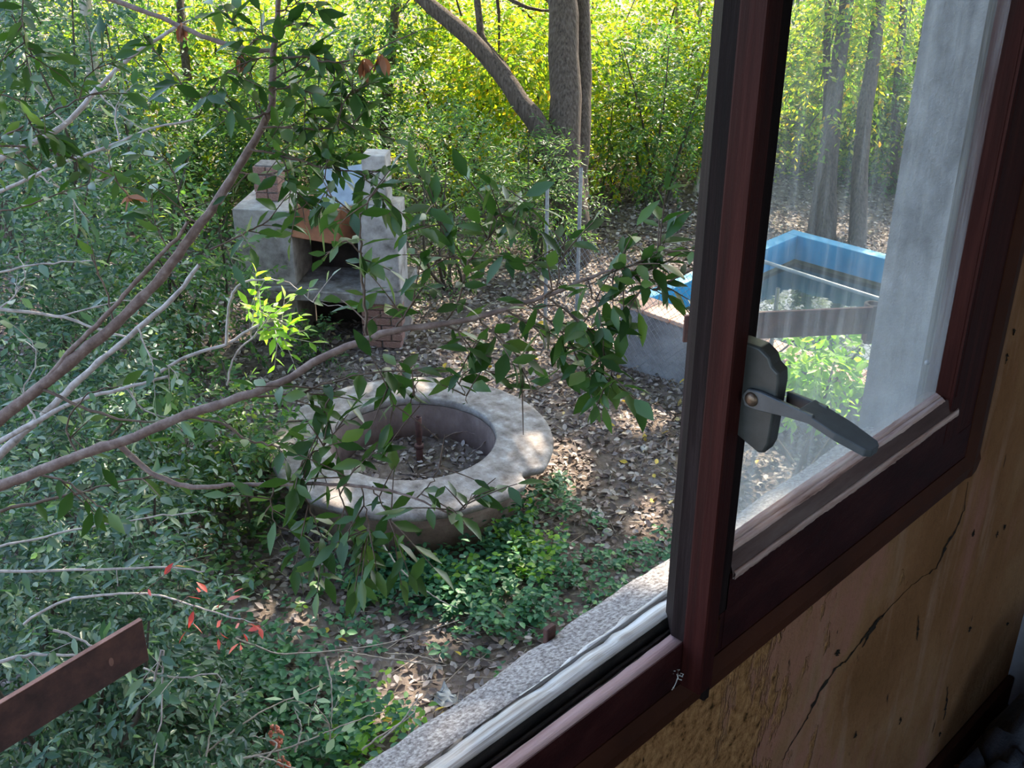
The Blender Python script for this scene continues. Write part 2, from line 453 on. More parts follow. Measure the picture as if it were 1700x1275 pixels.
m1 = n.nodes.new('ShaderNodeMixShader'); n.links.new(a3.outputs[0], m1.inputs[0])
n.links.new(tr.outputs[0], m1.inputs[1]); n.links.new(dm.outputs[0], m1.inputs[2])
lw = n.nodes.new('ShaderNodeLayerWeight'); lw.inputs['Blend'].default_value = 0.5
pw_ = nd(n, 'ShaderNodeMath', operation='POWER'); n.links.new(lw.outputs['Facing'], pw_.inputs[0]); pw_.inputs[1].default_value = 5.0
fz = nd(n, 'ShaderNodeMath', operation='MULTIPLY_ADD'); n.links.new(pw_.outputs[0], fz.inputs[0]); fz.inputs[1].default_value = 0.8; fz.inputs[2].default_value = 0.03
m2 = n.nodes.new('ShaderNodeMixShader'); n.links.new(fz.outputs[0], m2.inputs[0])
n.links.new(m1.outputs[0], m2.inputs[1]); n.links.new(gl.outputs[0], m2.inputs[2])
n.links.new(m2.outputs[0], out.inputs['Surface'])
M['glass'] = m

# pool water
m, n, out = new_mat('pool_water')
b = noise(n, 6, 3, 0.5)
M['water'] = finish(m, n, out, (0.012, 0.03, 0.03), 0.04, b, 0.004, 0.6)

# ground soil
m, n, out = new_mat('forest_soil')
f1 = noise(n, 1.3, 10, 0.65)
c = ramp(n, f1, [(0.3, (0.085, 0.062, 0.048)), (0.5, (0.19, 0.145, 0.12)), (0.7, (0.30, 0.245, 0.21))])
f2 = noise(n, 22, 8, 0.7)
c = mixc(n, ramp(n, f2, [(0.42, (0, 0, 0)), (0.7, (0.8, 0.8, 0.8))]), c, (0.33, 0.27, 0.235))
M['soil'] = finish(m, n, out, c, 0.95, noise(n, 30, 10, 0.75), 0.03, 0.1)

# leaves
M['leaf_gloss'] = leafmat('leaf_glossy_dark', [(0.0, (0.018, 0.052, 0.012)), (0.45, (0.032, 0.080, 0.018)), (0.8, (0.055, 0.115, 0.026)), (1.0, (0.09, 0.15, 0.04))], 0.30, 0.36, spec=0.35)
M['leaf_blue'] = leafmat('leaf_bluish', [(0.0, (0.026, 0.070, 0.042)), (0.45, (0.055, 0.118, 0.072)), (0.8, (0.10, 0.175, 0.11)), (1.0, (0.24, 0.30, 0.21))], 0.38, 0.32, spec=0.5)
M['leaf_mid'] = leafmat('leaf_mid_green', [(0.0, (0.035, 0.095, 0.040)), (0.5, (0.075, 0.16, 0.055)), (0.85, (0.12, 0.23, 0.075)), (1.0, (0.26, 0.31, 0.10))], 0.50, 0.45, (1.7, 1.7, .6))
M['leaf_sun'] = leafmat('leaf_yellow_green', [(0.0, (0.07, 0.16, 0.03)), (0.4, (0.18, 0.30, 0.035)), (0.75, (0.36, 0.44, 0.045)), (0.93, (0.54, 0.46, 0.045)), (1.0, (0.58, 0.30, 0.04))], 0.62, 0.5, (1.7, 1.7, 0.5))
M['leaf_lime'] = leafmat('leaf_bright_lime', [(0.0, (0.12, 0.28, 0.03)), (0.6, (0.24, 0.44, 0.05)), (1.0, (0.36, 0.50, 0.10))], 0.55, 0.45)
M['leaf_ivy'] = leafmat('leaf_groundcover', [(0.0, (0.025, 0.10, 0.050)), (0.5, (0.055, 0.17, 0.082)), (0.85, (0.09, 0.25, 0.10)), (1.0, (0.20, 0.36, 0.12))], 0.35, 0.5)
M['leaf_pale'] = leafmat('leaf_pale_green', [(0.0, (0.35, 0.48, 0.25)), (1.0, (0.52, 0.62, 0.38))], 0.35, 0.5, (1.1, 1.1, 0.8))
M['leaf_red'] = leafmat('leaf_red', [(0.0, (0.42, 0.055, 0.045)), (0.6, (0.60, 0.12, 0.09)), (1.0, (0.70, 0.30, 0.24))], 0.45, 0.45, (1.3, 0.9, 0.8))
M['leaf_dead'] = leafmat('leaf_dead', [(0.0, (0.085, 0.062, 0.054)), (0.4, (0.19, 0.148, 0.135)), (0.75, (0.34, 0.285, 0.265)), (0.97, (0.54, 0.47, 0.42)), (1.0, (0.58, 0.45, 0.20))], 0.12, 0.75, (1, 0.9, 0.8), 0.25)
M['leaf_brown'] = leafmat('leaf_brown', [(0.0, (0.20, 0.075, 0.035)), (1.0, (0.42, 0.20, 0.10))], 0.35, 0.6, (1.2, 0.9, 0.7))
M['leaf_yellow'] = leafmat('leaf_yellow', [(0.0, (0.60, 0.42, 0.04)), (1.0, (0.75, 0.55, 0.10))], 0.3, 0.5, (1.1, 1, 0.6))
M['berry'] = simple('coral_berry', [(0.3, (0.48, 0.11, 0.06)), (0.7, (0.70, 0.26, 0.16))], 60, 0.4, bump_d=0.0005)

# ------------------------------------------------------------------ leaves
# one leaf: length along +Y, blade in XY, normal +Z
def leaf_template(w, fold=0.16, droop=0.16, curl=0.0):
    rows = [(0.15, 0.26), (0.44, 0.5), (0.76, 0.29)]
    V = [(0, 0, 0)]
    for t, h in rows:
        z = -droop * t * t
        V += [(-h * w, t, z + fold * h * w * 2 * .5), (curl * t * .05, t, z), (h * w, t, z + fold * h * w * 2 * .5)]
    V.append((0.02, 1, -droop))
    Q = [(1, 2, 5, 4), (2, 3, 6, 5), (4, 5, 8, 7), (5, 6, 9, 8)]
    T = [(0, 2, 1), (0, 3, 2), (7, 8, 10), (8, 9, 10)]
    return np.array(V), np.array(Q), np.array(T)

LEAFS = [leaf_template(w, f, d, c) for w, f, d, c in ((0.38, 0.18, 0.12, 0), (0.42, 0.3, 0.2, 1), (0.33, 0.1, 0.28, -1), (0.45, 0.22, -0.06, 0))]

def leaf_frames(P, D, Nrm, L):
    """4x4-ready axes: x side, y along, z normal, scaled"""
    D = D / (np.linalg.norm(D, axis=1)[:, None] + 1e-9)
    X = np.cross(D, Nrm); X /= np.linalg.norm(X, axis=1)[:, None] + 1e-9
    Z = np.cross(X, D)
    return X * L[:, None], D * L[:, None], Z * L[:, None], P

def leaves_mesh(name, fr, mat, parent=None, variant='full', kind='stuff', wid=0.42):
    X, Y, Z, P = fr
    n = len(P)
    if variant == 'full':
        V0, Q0, T0 = LEAFS[0]
        V = P[:, None] + V0[None, :, 0, None] * X[:, None] + V0[None, :, 1, None] * Y[:, None] + V0[None, :, 2, None] * Z[:, None]
        b = (np.arange(n) * len(V0))[:, None, None]
        me = npmesh(name, V.reshape(-1, 3), (Q0[None] + b).reshape(-1, 4), (T0[None] + b).reshape(-1, 3))
    elif variant == 'hex':
        V0 = np.array([(0, 0, 0), (-.5 * wid, .34, .1 * wid), (-.4 * wid, .68, .06 * wid), (0, 1, -.1), (.4 * wid, .68, .06 * wid), (.5 * wid, .34, .1 * wid)])
        Q0 = np.array([(0, 3, 2, 1), (0, 5, 4, 3)])
        V = P[:, None] + V0[None, :, 0, None] * X[:, None] + V0[None, :, 1, None] * Y[:, None] + V0[None, :, 2, None] * Z[:, None]
        b = (np.arange(n) * 6)[:, None, None]
        me = npmesh(name, V.reshape(-1, 3), (Q0[None] + b).reshape(-1, 4))
    else:
        V0 = np.array([(0, 0, 0), (-.5 * wid, .45, .12 * wid), (0, 1, -.08), (.5 * wid, .45, .12 * wid)])
        V = P[:, None] + V0[None, :, 0, None] * X[:, None] + V0[None, :, 1, None] * Y[:, None] + V0[None, :, 2, None] * Z[:, None]
        b = (np.arange(n) * 4)[:, None, None]
        me = npmesh(name, V.reshape(-1, 3), None, (np.array([(0, 2, 1), (0, 3, 2)])[None] + b).reshape(-1, 3))
    return link(name, me, mat, parent, kind=kind)

LEAF_ME = {}
def leaf_meshes(mat):
    k = mat.name
    if k not in LEAF_ME:
        out = []
        for V, Q, T in LEAFS:
            me = npmesh('leaf', V, Q, T, smooth=True)
            me.materials.append(mat)
            out.append(me)
        LEAF_ME[k] = out
    return LEAF_ME[k]

def leaf_parts(fr, mat, parent, nparts=300, name='leaf', rest='full', rest_mat=None):
    """the leaves that show largest become parts, the others one 'stuff' part"""
    X, Y, Z, P = fr
    sx, sy, sz = screen(P + 0.5 * Y)
    size = np.linalg.norm(Y, axis=1) / np.maximum(sz, 0.3)
    inside = (sx > -20) & (sx < 1720) & (sy > -20) & (sy < 1295)
    order = np.argsort(-(size + inside * 10))
    sel = order[:nparts]
    w = world_loc(parent)
    mes = leaf_meshes(mat)
    for i in sel:
        o = bpy.data.objects.new(name, mes[i % len(mes)])
        COL.objects.link(o)
        o.parent = parent
        x, y, z, p = X[i], Y[i], Z[i], P[i]
        o.matrix_local = Matrix(((x[0], y[0], z[0], p[0] - w.x), (x[1], y[1], z[1], p[1] - w.y), (x[2], y[2], z[2], p[2] - w.z), (0, 0, 0, 1)))
    r = order[nparts:]
    if len(r):
        leaves_mesh('foliage', (X[r], Y[r], Z[r], P[r]), rest_mat or mat, parent, rest)

def twig_leaves(path, spacing, size, rng, droop=0.35, skip=0.0, jit=0.35, pairs=False):
    """alternate leaves along a twig"""
    P = np.asarray(path)
    seg = np.linalg.norm(np.diff(P, axis=0), axis=1)
    s = np.concatenate([[0], np.cumsum(seg)])
    Ltot = s[-1]
    st = np.arange(skip * Ltot + spacing * rng.uniform(.2, .8), Ltot, spacing)
    if pairs:
        st = np.repeat(st, 2)
    if len(st) == 0:
        st = np.array([Ltot * .9])
    st = np.append(st, Ltot)
    pos = np.stack([np.interp(st, s, P[:, k]) for k in range(3)], -1)
    T = np.gradient(P, axis=0)
    tan = np.stack([np.interp(st, s, T[:, k]) for k in range(3)], -1)
    tan /= np.linalg.norm(tan, axis=1)[:, None] + 1e-9
    up = np.array([0, 0, 1.0])
    side = np.cross(tan, up); side /= np.linalg.norm(side, axis=1)[:, None] + 1e-6
    sg = np.where(np.arange(len(st)) % 2 == 0, 1, -1)[:, None]
    rnd = rng.normal(size=pos.shape)
    D = tan * .65 + side * sg * .75 + rnd * jit - up * droop
    D[-1] = tan[-1] + rnd[-1] * .2 - up * droop * .6
    N = up * .9 + rng.normal(size=pos.shape) * .55
    L = size * rng.uniform(.6, 1.2, len(st))
    return leaf_frames(pos, D, N, L)

def cat_frames(fs):
    return tuple(np.vstack([f[k] for f in fs]) for k in range(4))

def sprigs(center, rad, ns, k, slen, lsize, rng, shell=0.5, up=0.3, flat=False, droop=0.3, zmin=None, wind=None):
    """leafy sprigs filling an ellipsoid; returns leaf frames and sprig segments"""
    c = np.asarray(center, float); R = np.asarray(rad, float)
    d = rng.normal(size=(ns, 3)); d /= np.linalg.norm(d, axis=1)[:, None]
    r = rng.uniform(0, 1, ns) ** (1 / 3)
    r = r * (1 - shell) + shell * rng.uniform(.7, 1.0, ns)
    # clumping: pull the sprigs toward a few boughs
    nb = max(6, ns // 45)
    bo = rng.normal(size=(nb, 3)); bo /= np.linalg.norm(bo, axis=1)[:, None]
    bo = bo * rng.uniform(.35, 1.0, (nb, 1))
    own = bo[rng.integers(0, nb, ns)]
    q = d * r[:, None] * .55 + own * .62
    q = np.where((np.linalg.norm(q, axis=1) > 1.15)[:, None], q * .85, q)
    start = c + q * R
    if zmin is not None:
        keep = start[:, 2] > zmin
        start, q = start[keep], q[keep]
        ns = len(start)
    dirs = q / (np.linalg.norm(q, axis=1)[:, None] + 1e-6) + rng.normal(size=(ns, 3)) * .6 + np.array([0, 0, up])
    dirs /= np.linalg.norm(dirs, axis=1)[:, None]
    sl = slen * rng.uniform(.6, 1.3, ns)
    t = (np.arange(k) + .6) / k
    P = start[:, None] + dirs[:, None] * (sl[:, None] * t)[..., None] - np.array([0, 0, 1.0]) * (sl[:, None] * t ** 2 * droop)[..., None]
    upv = np.array([0, 0, 1.0])
    side = np.cross(dirs, upv + rng.normal(size=(ns, 3)) * .3)
    side /= np.linalg.norm(side, axis=1)[:, None] + 1e-6
    sg = np.where(np.arange(k) % 2 == 0, 1, -1)[None, :, None]
    D = dirs[:, None] * .6 + side[:, None] * sg * .8 + rng.normal(size=(ns, k, 3)) * .3 - upv * droop
    N = upv + rng.normal(size=(ns, k, 3)) * .55
    L = lsize * rng.uniform(.6, 1.25, (ns, k))
    fr = leaf_frames(P.reshape(-1, 3), D.reshape(-1, 3), N.reshape(-1, 3), L.ravel())
    return fr, (start, P[:, -1])

def sprig_twigs(name, seg, mat, parent, r=0.002, every=1):
    a, b = seg
    a, b = a[::every], b[::every]
    n = len(a)
    d = b - a
    X = np.cross(d, (0.3, 0.5, 0.8)); X /= np.linalg.norm(X, axis=1)[:, None] + 1e-9
    Y = np.cross(d, X); Y /= np.linalg.norm(Y, axis=1)[:, None] + 1e-9
    V = []
    for an in (0, 2.094, 4.188):
        V.append(a + r * (X * cos(an) + Y * sin(an)))
    V.append(b)
    V = np.stack(V, 1).reshape(-1, 3)
    base = (np.arange(n) * 4)[:, None, None]
    T = (np.array([(0, 1, 3), (1, 2, 3), (2, 0, 3)])[None] + base).reshape(-1, 3)
    return link(name, npmesh(name, V, None, T), mat, parent, kind='stuff')

# ================================================================== SETTING: house
X_F = 0.012            # room face of the frame
Y_STILE = 0.757
Y_R = 1.36             # masonry reveal on the right
Z = lambda dz: 3.65 + dz
FLOOR_Z = 2.07
# window wall, inner plaster leaf (opening Y 0.16..1.42, from the sill up)
o = MB()
def wall_with_opening(mb, x0, x1, y0, y1, z0, z1, oy0, oy1, oz0, oz1):
    mb.box((x0, y0, z0), (x1, oy0, z1)); mb.box((x0, oy1, z0), (x1, y1, z1))
    mb.box((x0, oy0, z0), (x1, oy1, oz0)); mb.box((x0, oy0, oz1), (x1, oy1, z1))
    return mb
w_in = wall_with_opening(MB(), -0.045, 0.0, -2.6, 1.93, FLOOR_Z, 4.7, -0.45, 1.43, Z(-.815), 4.25).build('wall_window', M['plaster'], kind='structure')
wall_with_opening(MB(), -0.125, -0.0455, -5, 7.0, 0.0, 6.2, -0.41, Y_R, Z(-.80), 4.2).build('wall_exterior', M['stucco'], kind='structure')
MB().box((0, 1.93, FLOOR_Z), (4.0, 2.03, 4.7)).build('wall_end', M['greyplaster'], kind='structure')
wn = MB()
wn.box((0, -2.7, FLOOR_Z), (.35, -2.6, 4.7)); wn.box((2.4, -2.7, FLOOR_Z), (4.0, -2.6, 4.7)); wn.box((.35, -2.7, FLOOR_Z), (2.4, -2.6, 2.6)); wn.box((.35, -2.7, 4.5), (2.4, -2.6, 4.7))  # unseen opening left here to let sky light brighten the room
wn.build('wall_near', M['roomwall'], kind='structure')
wk = MB()
wk.box((4.0, -2.7, FLOOR_Z), (4.1, -1.3, 4.7)); wk.box((4.0, .3, FLOOR_Z), (4.1, 2.03, 4.7)); wk.box((4.0, -1.3, FLOOR_Z), (4.1, .3, 2.5)); wk.box((4.0, -1.3, 4.5), (4.1, .3, 4.7))  # unseen opening added so more sky light reaches the window wall
wk.build('wall_back', M['roomwall'], kind='structure')
MB().box((-0.045, -2.7, FLOOR_Z - .1), (4.1, 2.03, FLOOR_Z)).build('floor', M['floor'], kind='structure')
MB().box((-0.045, -2.7, 4.7), (4.1, 2.03, 4.8)).build('ceiling', M['roomwall'], kind='structure')
MB().box((-0.9, -5, 6.2), (6, 7, 6.32)).build('roof', M['concrete'], kind='structure')
MB().box((0.0005, -2.59, FLOOR_Z), (0.014, 1.929, Z(-1.507))).build('baseboard_window', M['trim'], kind='structure', bevel=.003)

# crack running down the plaster, and smaller hair cracks: thin dark strips with broken edges, shade painted in
def crack(pts, w, name):
    P = np.array(pts, float)
    n = max(14, int(np.linalg.norm(np.diff(P, axis=0), axis=1).sum() / .006))
    s = np.linspace(0, 1, len(P)); t = np.linspace(0, 1, n)
    Y = np.interp(t, s, P[:, 0]) + RNG.normal(size=n) * .0016
    Zz = np.interp(t, s, P[:, 1]) + RNG.normal(size=n) * .0016
    ww = w * (0.35 + np.abs(RNG.normal(size=n))) * np.sin(np.clip(t * pi, .15, pi - .15))
    V = np.vstack([np.stack([np.full(n, .0012), Y - ww, Zz + ww * .5], -1), np.stack([np.full(n, .0006), Y, Zz], -1), np.stack([np.full(n, .0012), Y + ww, Zz - ww * .5], -1)])
    i = np.arange(n - 1)
    Q = np.vstack([np.stack([i, i + 1, i + n + 1, i + n], -1), np.stack([i + n, i + n + 1, i + 2 * n + 1, i + 2 * n], -1)])
    return link(name, npmesh(name, V, Q), M['black'], w_in)

def onwall(x, y, X=0.0):
    d = Fv + Rv * (x - 850) / FPX - Uv * (y - 637.5) / FPX
    p = CAMP + d * (X - CAMP[0]) / d[0]
    return p[1], p[2]
crack([onwall(*q) for q in ((1606, 800), (1600, 845), (1585, 882), (1570, 905), (1556, 940), (1530, 958), (1505, 978))], .0028, 'crack')
crack([onwall(*q) for q in ((1508, 975), (1480, 1005), (1455, 1030), (1432, 1060), (1410, 1090), (1385, 1110), (1358, 1150), (1340, 1190), (1315, 1230), (1298, 1262))], .0030, 'crack')
crack([onwall(*q) for q in ((1465, 1022), (1448, 1040), (1430, 1075))], .005, 'crack')
crack([onwall(*q) for q in ((1572, 1140), (1570, 1170), (1566, 1195))], .003, 'crack')
crack([onwall(*q) for q in ((1524, 1020), (1522, 1065))], .002, 'crack')
for q in ((1616, 880), (1668, 870), (1672, 585), (1683, 545), (1656, 880), (1610, 1040), (1672, 1033), (1495, 1190), (1560, 1215), (1420, 1215), (1390, 1080), (1480, 870)):
    a = onwall(*q)
    crack([a, (a[0] + .001, a[1] - random.uniform(.008, .02))], .004, 'chip')

# ---------------------------------------------------------------- window
win = thing('window_1', 'dark red wooden casement window with one dirty pane left closed', 'window', (0, Y_STILE, Z(-.74)), kind='structure')
SR = 1.33
# bottom member of the fixed frame: outer grey wood strip, groove, painted lip, red front
def wavy_strip(name, xs_zs, y0, y1, mat, n=90, amp=0.0025, rough_edge=None, parent=win):
    """strip along Y with a polyline section (X,Z); the edge verts wander"""
    ys = np.linspace(y0, y1, n)
    m = len(xs_zs)
    V = np.zeros((n, m, 3))
    for j, (x, z) in enumerate(xs_zs):
        V[:, j, 0] = x; V[:, j, 1] = ys; V[:, j, 2] = z
    if rough_edge is not None:
        for j in rough_edge:
            w = np.cumsum(RNG.normal(size=n)); w = w - np.linspace(w[0], w[-1], n)
            w = np.convolve(w, np.ones(5) / 5, 'same')
            V[:, j, 0] += amp * w / (np.abs(w).max() + 1e-6) + RNG.normal(size=n) * amp * .2
            V[:, j, 2] += RNG.normal(size=n) * amp * .25
    i = np.arange(n - 1)[:, None] * m + np.arange(m)[None]
    j2 = np.arange(n - 1)[:, None] * m + (np.arange(m)[None] + 1) % m
    Q = np.stack([i, j2, j2 + m, i + m], -1).reshape(-1, 4)
    me = npmesh(name, V.reshape(-1, 3), Q, None)
    caps = MB()
    return link(name, me, mat, parent)
wavy_strip('outer_sill_strip', [(-.021, Z(-.733)), (-.021, Z(-.79)), (-.052, Z(-.79)), (-.050, Z(-.741))], -0.44, 1.372, M['greywood'], 120, .004, [3])
wavy_strip('strip_split', [(-.050, Z(-.739)), (-.050, Z(-.75)), (-.058, Z(-.752)), (-.056, Z(-.745))], -0.44, 1.30, M['greywood'], 140, .006, [2, 3])
MB().box((-.0212, -.44, Z(-.79)), (-.0203, 1.37, Z(-.7345))).build('strip_riser', M['dirt'], win)
MB().box((-.0203, -.44, Z(-.79)), (-.006, 1.37, Z(-.752))).build('groove', M['dirt'], win)
wavy_strip('groove_ridge', [(-.016, Z(-.7455)), (-.016, Z(-.755)), (-.0125, Z(-.755)), (-.0125, Z(-.7455))], -0.44, .80, M['dirt'], 100, .0012, [0, 3])
wavy_strip('groove_debris', [(-.0115, Z(-.747)), (-.0115, Z(-.755)), (-.0065, Z(-.755)), (-.0065, Z(-.745))], -0.44, .80, M['dirt'], 100, .002, [0, 3])
wavy_strip('painted_lip', [(-.006, Z(-.740)), (-.006, Z(-.79)), (X_F - .001, Z(-.79)), (X_F - .001, Z(-.7395))], -0.44, 1.37, M['pink'], 110, .0012, [0])
MB().box((X_F - .0015, -.44, Z(-.795)), (X_F, 1.43, Z(-.7395))).build('frame_front', M['red_y'], win)
MB().prism([(.0, Z(-.834)), (.016, Z(-.832)), (.019, Z(-.812)), (.0135, Z(-.792)), (.0, Z(-.792))], 1, -.49, 1.462).build('bottom_trim', M['trim'], win)
MB().prism([(.0, 1.462), (.016, 1.462), (.019, 1.44), (.0135, 1.416), (.0, 1.416)], 2, Z(-.832), 4.3).build('side_trim', M['trim'], win)
# concrete sill, weathering slope, crumbled edge
n = 190
ys = np.linspace(-.6, 1.9, n)
sec = [(-.044, Z(-.742)), (-.075, Z(-.757)), (-.100, Z(-.766)), (-.112, Z(-.770)), (-.118, Z(-.778)), (-.118, Z(-.86)), (-.044, Z(-.86))]
V = np.zeros((n, len(sec), 3))
for j, (x, z) in enumerate(sec):
    V[:, j] = np.stack([np.full(n, x), ys, np.full(n, z)], -1)
for j, a in ((2, .0014), (3, .0028), (4, .0028), (5, .003)):
    w = np.convolve(RNG.normal(size=n + 8), np.ones(9) / 9, 'valid') * 2.2
    V[:, j, 0] += w * a
    V[:, j, 2] += np.convolve(RNG.normal(size=n + 4), np.ones(5) / 5, 'valid') * a * .8
m_ = len(sec)
i = np.arange(n - 1)[:, None] * m_ + np.arange(m_)[None]
j2 = np.arange(n - 1)[:, None] * m_ + (np.arange(m_)[None] + 1) % m_
link('window_sill', npmesh('window_sill', V.reshape(-1, 3), np.stack([i, j2, j2 + m_, i + m_], -1).reshape(-1, 4)), M['concrete'], win)
# upright member at the right, weathered outside
MB().box((-.047, Y_R - .004, Z(-.76)), (-.012, 1.43, 4.25)).build('jamb_outer', M['greywood_z'], win)
MB().box((-.030, Y_R - .018, Z(-.735)), (-.012, Y_R - .003, 4.25)).build('jamb_bead', M['greywood_z'], win, bevel=.002)
MB().box((-.012, 1.3745, Z(-.7385)), (X_F, 1.43, 4.25)).build('frame_side', M['red'], win)
# left jamb and head of the frame, out of view but there
MB().box((-.047, -.45, Z(-.79)), (X_F, -.41, 4.25)).build('frame_side', M['red'], win)
MB().box((-.047, -.41, 4.19), (X_F, 1.374, 4.25)).build('frame_head', M['red_y'], win)
# sash: meeting stile (stepped), bottom rail, hinge stile, top rail
MB().prism([(-.028, .780), (-.003, .757), (.0125, .757), (.0125, .832), (-.004, .836), (-.028, .836)], 2, Z(-.738), 4.185).build('sash_stile', M['dark'], win)
MB().prism([(.0125, Y_STILE), (.0145, Y_STILE - .001), (.0365, Y_STILE), (.0375, Y_STILE + .002), (.0375, .7775), (.0125, .779)], 2, Z(-.792), 4.185).build('meeting_batten', M['red'], win)
MB().prism([(.0125, .7792), (.022, .7792), (.0205, .790), (.0125, .792)], 2, Z(-.800), 4.185).build('inner_batten', M['dark'], win)
MB().box((-.026, .83, Z(-.7385)), (X_F + .0005, 1.374, Z(-.692))).build('sash_rail', M['red_y'], win)
MB().box((.0, .83, Z(-.79)), (X_F + .0005, 1.416, Z(-.7386))).build('sash_lip', M['red_y'], win)
MB().box((-.026, 1.329, Z(-.737)), (X_F + .001, 1.374, 4.185)).build('sash_stile', M['red'], win)
MB().box((-.026, .83, 4.14), (X_F + .001, 1.374, 4.185)).build('sash_rail', M['red_y'], win)
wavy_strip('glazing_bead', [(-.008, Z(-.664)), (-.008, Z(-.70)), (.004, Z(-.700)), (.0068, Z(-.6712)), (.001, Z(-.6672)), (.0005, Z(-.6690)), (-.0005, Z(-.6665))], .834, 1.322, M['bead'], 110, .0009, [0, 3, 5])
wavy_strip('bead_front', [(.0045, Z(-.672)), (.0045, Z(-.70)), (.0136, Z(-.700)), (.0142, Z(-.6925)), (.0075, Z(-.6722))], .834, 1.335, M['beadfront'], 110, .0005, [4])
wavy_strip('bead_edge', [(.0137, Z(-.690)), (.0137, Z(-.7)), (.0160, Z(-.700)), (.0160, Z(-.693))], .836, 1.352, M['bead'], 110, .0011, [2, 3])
MB().prism([(-.008, 1.322), (-.003, 1.3235), (.009, 1.328), (.0140, 1.337), (-.008, 1.345)], 2, Z(-.668), 4.14).build('glazing_bead', M['red'], win)
MB().prism([(-.008, .832), (.0075, .834), (-.008, .848)], 2, Z(-.668), 4.14).build('glazing_bead', M['dark'], win)
MB().box((-.0115, .82, Z(-.71)), (-.0085, 1.36, 4.17)).build('pane', M['glass'], win)
# gap line and bolt plates
bz = MB().box((.0125, .7925, Z(-.775)), (.0185, .815, Z(-.735)))
bz.build('bolt_guide', M['trim'], win, bevel=.002)
MB().prism([(.0125, .7925), (.021, .7925), (.021, .803), (.0125, .803)], 2, Z(-.835), Z(-.775)).build('bolt', M['dark'], win, bevel=.0015)
# screw head and little dead insect on the outer wood
def ball(name, c, r, mat, parent, sq=(1, 1, 1), seg=14):
    th = np.linspace(-pi / 2, pi / 2, 8)
    pr = [(r * max(cos(t), 1e-3), r * sin(t)) for t in th]
    return lathe(name, pr, mat, parent, seg, c, closed=False, mod=lambda V: V * np.array(sq))
ball('frame_screw', (-.040, Y_R - .006, Z(-.642)), .0035, M['galv'], win)
# handle: box on the stile with a forked lever pointing into the room
hd = MB()
prof = [(.0125, Z(-.488)), (.060, Z(-.506)), (.066, Z(-.504)), (.070, Z(-.494)), (.073, Z(-.432)), (.0715, Z(-.422)), (.064, Z(-.4175)), (.060, Z(-.410)), (.050, Z(-.4045)), (.030, Z(-.404)), (.0125, Z(-.408))]
n_ = len(prof)
vs_ = [(x, .7795, z) for x, z in prof] + [(x * .97 + .001, .7945, z) for x, z in prof]
inner = [((x - .042) * .95 + .042, .7775, (z - Z(-.455)) * .965 + Z(-.455)) for x, z in prof]
vs_ = inner + vs_
fs_ = [tuple(range(n_))[::-1], tuple(range(2 * n_, 3 * n_))]
for k in (0, n_):
    fs_ += [(k + i, k + (i + 1) % n_, k + n_ + (i + 1) % n_, k + n_ + i) for i in range(n_)]
hb_ = hd.add(vs_, fs_).build('handle_box', M['handle'], win, bevel=.0006)
def lever_poly():
    lv = MB()
    # near cheek: bar in the X-Z plane
    near = [(.041, -.452), (.046, -.444), (.058, -.4425), (.112, -.446), (.114, -.4545), (.088, -.4565), (.056, -.461), (.045, -.461)]
    lv.prism([(x, Z(z)) for x, z in near], 1, .7715, .7757)
    far = [(.072, -.4450), (.112, -.446), (.114, -.4545), (.072, -.459)]
    lv.prism([(x, Z(z)) for x, z in far], 1, .7945, .7985)
    # tongue
    top = [(.098, .7715, -.4445), (.098, .7985, -.4445), (.135, .7995, -.4535), (.162, .7955, -.4595), (.166, .7910, -.4605), (.166, .7800, -.4605), (.162, .7745, -.4595), (.135, .7712, -.4535)]
    k = len(top)
    v = [(x, y, Z(z)) for x, y, z in top] + [(x - .001, y, Z(z - .0075)) for x, y, z in top]
    lv.add(v, [tuple(range(k)), tuple(range(k, 2 * k))[::-1]] + [(i, (i + 1) % k, k + (i + 1) % k, k + i) for i in range(k)])
    return lv
lever_poly().build('lever', M['lever'], hb_, bevel=.0007)
ball('pivot_screw', (.0515, .7715, Z(-.452)), .0068, M['screw'], hb_, (1, .6, 1))
# cobweb wad at the foot of the batten
pw = []
for k in range(14):
    a = np.array([.013, .751, Z(-.775)]) + RNG.normal(size=3) * np.array([.002, .003, .006])
    b_ = a + RNG.normal(size=3) * np.array([.004, .004, .009])
    pw.append((np.stack([a, (a + b_) / 2 + RNG.normal(size=3) * .002, b_]), .0006))
tag(tubes('cobweb', pw, M['web'], sides=4), 'small white cobweb wad at the foot of the red sash post', 'cobweb')

